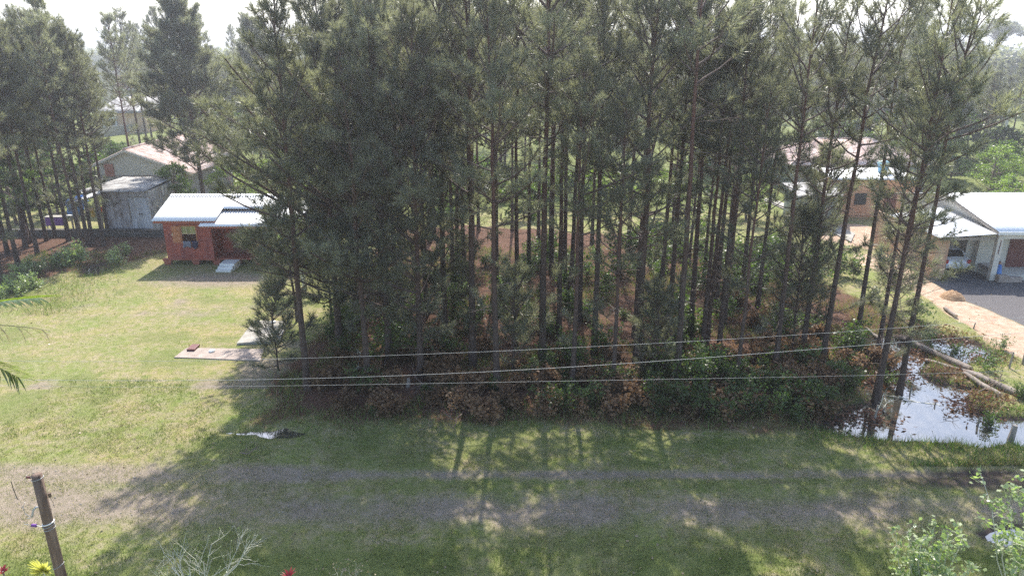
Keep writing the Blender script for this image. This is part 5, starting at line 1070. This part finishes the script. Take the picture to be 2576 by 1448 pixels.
fb = [(1110, 800, 2.6, 1.2, "pale bent branch caught among the left-hand trunks"), (1165, 1040, 1.6, -1.6, "dark rotten branch reaching down to the ditch"), (1120, 1000, 1.8, 2.6, "broken branch pile piece on the red litter above the ditch"), (2170, 1035, 2.5, .1, "bare branch lying across the pond's left end"), (2090, 960, 2.2, -.7, "grey branch leaning down to the pond's left bank"),
      (2330, 1055, 2.0, .3, "bare branch half in the pond, right of the leaning trunks"), (2380, 1010, 1.8, 2.9, "twiggy branch in the middle of the pond"), (1735, 1010, 1.6, 1.9, "curved pale branch in the shaded front undergrowth"), (1880, 1000, 2.2, 2.3, "long curved bare branch at the plantation front, right of centre"), (1600, 820, 2.0, 1.6, "pale broken branch leaning on the thickest trunk"), (2040, 770, 1.5, .3, "small bare branch beside the thin pines"),
      (2460, 990, 1.6, .4, "reddish branch among leaves below the logs"), (2300, 880, 1.8, 2.7, "branch tangled between the logs"), (1385, 1010, 1.4, 2.2, "slim pale branch low in the centre undergrowth"), (1060, 930, 1.8, .3, "grey branch low between the left front trunks"), (820, 960, 1.8, .25, "bare grey bough above the left front corner litter"), (605, 1142, .9, -.35, "short dark stick lying on the grass by the track")]
for i, (px, py, L, rot, lab) in enumerate(fb):
    x, y = G(px, py); fallen(50 + i, x, y, L, rot, lab, "fallen branches", .035 if i != 16 else .022, 'twig' if i % 3 else 'twig_pale')
# dead fern and leaf heaps near the pond
def litheap(): 
    r = np.random.RandomState(8); v = []; 
    n = 3800; ph = [G(*p) for p in [(2420, 950), (2300, 890), (2480, 1000), (2330, 830), (2390, 850), (2210, 960), (2180, 1040), (2060, 1040), (2480, 900), (2250, 930), (2450, 1020)]]
    c = np.array([[*ph[r.randint(len(ph))], 0] for _ in range(n)]); c[:, 0] += r.randn(n) * .62; c[:, 1] += r.randn(n) * .5; c[:, 2] = np.maximum(height(c[:, 0], c[:, 1]), WL) + .18 * r.rand(n)
    return leafquads(c, r, .17, 0.3, .2)
v, f = litheap(); stuff(obj("dead_leaves", v, f, M['needle_dry']), "rust-brown dead fern and pine fronds heaped around the pond and logs", "leaf litter")
# small leaves scattered on the lawn
r_ = np.random.RandomState(15); n = 900; yy = 16.5 + 24 * r_.rand(n) ** 1.4; xx = (r_.rand(n) * 2 - 1) * yy * .75; k = (sdf(FOREST, xx, yy) < 0) & (wet(xx, yy) < -.6); xx, yy = xx[k], yy[k]
v, f = leafquads(np.stack([xx, yy, height(xx, yy) + .04], -1), r_, .085, .5, .4); stuff(obj("lawn_leaves", v, f, M['palm_dead']), "scattered pale dead leaves lying over the lawn and track", "leaves")

def stones():
    r = np.random.RandomState(77); n = 3200; y = r.uniform(18.4, 22.0, n); x = r.uniform(-18, 18, n); A, B = zones(x, y); k = r.rand(n) < A[:, 1] ** 1.5; x, y = x[k], y[k]; n = len(x)
    s = .008 + .026 * r.rand(n) ** 3; z = height(x, y); o = np.array([(1, 0, 0), (0, 1, 0), (-1, 0, 0), (0, -1, 0), (0, 0, .6), (0, 0, -.6)], float); v = np.stack([x, y, z + s * .3], -1)[:, None, :] + o[None] * s[:, None, None] * (0.7 + .6 * r.rand(n, 6, 1))
    f = np.array([(0, 1, 4), (1, 2, 4), (2, 3, 4), (3, 0, 4), (1, 0, 5), (2, 1, 5), (3, 2, 5), (0, 3, 5)]); return v.reshape(-1, 3), (np.arange(n)[:, None, None] * 6 + f[None]).reshape(-1, 3)
v, f = stones(); stuff(obj("gravel", v, f, M['concrete']), "small loose stones scattered along the worn track", "stones")
# ------------------------------------------------------------------ near pole, wires, far pole
PY = 11.25; tx, tz = P(92, 1193, PY); lp = thing("utility_pole", "dark creosoted wooden pole with wire bands at the lower left", "pole", (tx, PY, 0))
MB().tube([(tx, PY, z_) for z_ in np.linspace(0, tz, 9)], list(np.linspace(.105, .088, 9)), 18).obj("pole_shaft", M['pole'], lp, True)
def band(z_, r_, tiltv, name="wire_band", mat='wire', w=.006):
    a = np.linspace(0, 6.2832, 21); return MB().tube([(tx + r_ * math.cos(t), PY + r_ * math.sin(t), z_ + tiltv * math.cos(t)) for t in a], w, 6).obj(name, M[mat], lp, True)
for py_, tl in ((1210, .02), (1329, .03), (1336, .02), (1430, .05)): band(P(100, py_, PY - .1)[1], .097, tl)
band(P(100, 1322, PY - .1)[1], .096, .02, "strap", 'white', .012)
def px3(px, py, Y=PY): x_, z_ = P(px, py, Y); return (x_, Y, z_)
MB().tube([px3(118, 1291), px3(116, 1283), px3(109, 1275), px3(100, 1273), px3(91, 1275), px3(84, 1282), px3(82, 1292), px3(81, 1299)], .018, 8).obj("curved_pipe", M['pipe'], lp, True)
MB().tube([px3(80, 1296), px3(76, 1302), px3(68, 1303)], .006, 5).tube([px3(62, 1263), px3(58, 1275), px3(63, 1290), px3(75, 1299)], .005, 5).obj("loose_cable", M['wire'], lp)
for (a_, b_) in (((78, 1200), (70, 1200)), ((85, 1285 + 6), (77, 1290)), ):
    pass
i1 = MB().tube([px3(77, 1200), px3(67, 1200)], .022, 10).obj("insulator", M['redwood'], lp); MB().tube([px3(84, 1200), px3(77, 1200)], .008, 6).tube([px3(66, 1195), px3(65, 1206)], .006, 5).obj("bracket", M['wire'], i1)
i2 = MB().tube([px3(92, 1283 + 38), px3(80, 1320)], .03, 12).obj("insulator", M['purple'], lp); MB().tube([px3(106, 1324), px3(92, 1321)], .008, 6).tube([px3(80, 1320), px3(60, 1317)], .004, 5).obj("bracket", M['wire'], i2)
MB().tube([px3(110, 1322 - 0), px3(112, 1326)], .03, 8).obj("insulator", M['black'], lp)
MB().tube([px3(124, 1239), px3(126, 1249)], .028, 8).tube([px3(126, 1250), px3(133, 1262), px3(138, 1276)], .004, 4).obj("clamp", M['pole'], lp)
MB().tube([px3(28, 1210, 11.0), px3(33, 1228, 11.0), px3(42, 1250, 11.0), px3(46, 1256, 11.0)], .007, 5).obj("drop_cable", M['black'], lp)
W3 = [("upper", [(-60, 906), (300, 908), (640, 905), (1050, 890), (1450, 873), (1780, 856), (2085, 838), (2420, 810), (2700, 787)], 14.0, .0026), ("middle", [(-60, 953), (300, 957), (630, 955), (1000, 943), (1400, 925), (1750, 903), (2060, 875), (2420, 849), (2700, 828)], 13.6, .0034), ("lowest", [(-60, 967), (400, 971), (749, 971), (1050, 965), (1334, 957.5), (1700, 953), (2032, 948), (2291, 940), (2700, 925)], 13.2, .002)]
for nm, pp, Y, r_ in W3:
    q = np.array([P(a_, b_, Y) for a_, b_ in pp]); xs = np.linspace(q[0, 0], q[-1, 0], 80); co = np.polyfit(q[:, 0], q[:, 1], 4); zs_ = np.polyval(co, xs)
    v, f = tube_np(np.stack([xs, np.full(80, Y), zs_], -1), r_, 6); tag(obj("power_line", v, f, M['wire'], None, True), nm + " of the three bare wires strung across above the track", "power line", "wires strung above the track")
x, _ = P(2535, 300, 108); fp = thing("concrete_pole", "leaning-looking pale concrete utility pole beyond the white roof", "pole", (x, 108, 0)); zt = P(2546, 255, 108)[1]
MB().tube([(x, 108, 0), (x, 108, zt * .5), (x, 108, zt)], [.26, .22, .17], 10).obj("shaft", M['conc_pole'], fp, True); MB().box(x - .55, x + .55, 107.7, 107.82, zt - .45, zt - .33).obj("crossarm", M['conc_pole'], fp)
for s_ in (-.45, 0, .45): MB().lathe([(.05, 0), (.08, .08), (.04, .2)], (x + s_, 107.76, zt - .33), 8).obj("insulator", M['white'], fp)
tag(MB().tube([(x - .45, 107.8, zt - .15), (x - 12, 104, zt - .9), (x - 26, 98, zt - .6)], .02, 4).tube([(x + .45, 107.8, zt - .15), (x + 10, 112, zt - .7), (x + 22, 116, zt - .2)], .02, 4).obj("power_line", M['wire']), "thin distant wires running from the pale concrete pole", "power line")
# ------------------------------------------------------------------ umbrella-shaped tree and distant woods
UY = 232.0; ux, uz = P(2523, 46, UY)
def umbrella():
    r = np.random.RandomState(2); root = thing("umbrella_tree", "flat-topped umbrella-shaped tree standing above the woods at upper right", "tree", (ux, UY, 0)); H = uz; nb = NB(); c = []
    v, f = tube_np([(0, 0, 0), (.3, 0, H * .5), (.1, 0, H * .78)], [.55, .42, .32], 8); obj("trunk", v, f, M['bark'], root, True, world=False)
    for i in range(46):
        a = r.rand() * 6.283; rad = 6.4 * math.sqrt(r.rand()); z = H - .8 - 3.2 * (rad / 6.4) ** 2 - 1.5 * r.rand(); e = np.array([math.cos(a) * rad, math.sin(a) * rad, z]); b = np.array([.1, 0, H * (.6 + .18 * r.rand())])
        v, f = tube_np([b, (b + e) / 2 + np.array([0, 0, -.3]), e], [.14, .09, .04], 4); nb.add(v, f); c.append(e + r.randn(260, 3) * np.array([.85, .85, .38]))
    v, f = nb.get(); obj("branches", v, f, M['bark'], root, world=False); v, f = leafquads(np.concatenate(c), r, .42); obj("crown", v, f, M['needle'], root, world=False)
umbrella()
def woods():
    r = np.random.RandomState(31); n = 60; V = []; F = []
    ys = np.geomspace(165, 2300, 90); us = np.linspace(-.95, .95, 260); U, Yg = np.meshgrid(us, ys); X = U * Yg; Z = 6.0 + 4.5 * fbm(X, Yg, 14, 51, 3) + 3.5 * fbm(X, Yg, 90, 52) + 10 * sstep(900, 2000, Yg) * fbm(X, Yg, 500, 53) * 1.5
    gap = sstep(0, 1, (Yg < 330) * (U > -.60) * (U < -.50) * 1.0); Z = Z * (1 - .8 * gap); Z[0] = 0; i, j = np.meshgrid(np.arange(259), np.arange(89)); q = j * 260 + i
    m = obj("woods", np.stack([X, Yg, Z], -1).reshape(-1, 3), np.stack([q, q + 1, q + 261, q + 260], -1).reshape(-1, 4), M['woods'], None, True); stuff(m, "continuous hazy woodland stretching to the horizon", "woods")
    k = 90000; y = 165 * (2300 / 165.) ** (r.rand(k) ** 1.6); u = (r.rand(k) * 2 - 1) * .9; x = u * y; z = 6.0 + 4.5 * fbm(x, y, 14, 51, 3) + 3.5 * fbm(x, y, 90, 52) + 10 * sstep(900, 2000, y) * fbm(x, y, 500, 53) * 1.5
    keep = ~((y < 330) & (u > -.60) & (u < -.50)); x, y, z = x[keep], y[keep], z[keep]
    v, f = leafquads(np.stack([x, y, z + 1.2 * r.randn(len(x))], -1), r, 1.0, .1, .3); sc = (y / 215) ** .55; cen = np.stack([x, y, z], -1); v = v.reshape(-1, 4, 3); v = v[:, :1] + (v - v[:, :1]) * sc[:, None, None] * 1.1
    o = obj("treetops", v.reshape(-1, 3), f, M['needle']); stuff(o, "ragged tree tops over the distant woodland", "woods")
M['woods'] = plain("distant woodland", (0.035, 0.045, 0.028), (0.07, 0.08, 0.045), .12, 1.0, spec=0.1)
woods()
# ------------------------------------------------------------------ air
hz = MB().box(-2600, 2600, -60, 2600, -8, 60).obj("haze", None if False else M.setdefault('haze', bpy.data.materials.new("haze")))
hm = M['haze']; hm.use_nodes = True; hn = hm.node_tree; hn.nodes.remove(hn.nodes["Principled BSDF"])
pv = hn.nodes.new("ShaderNodeVolumePrincipled"); pv.inputs["Color"].default_value = (0.93, 0.95, 1.0, 1); pv.inputs["Density"].default_value = 0.0011
pv.inputs["Anisotropy"].default_value = 0.62
hn.links.new(pv.outputs[0], hn.nodes["Material Output"].inputs["Volume"])
stuff(hz, "thin pale haze in the backlit air over the whole place", "haze")
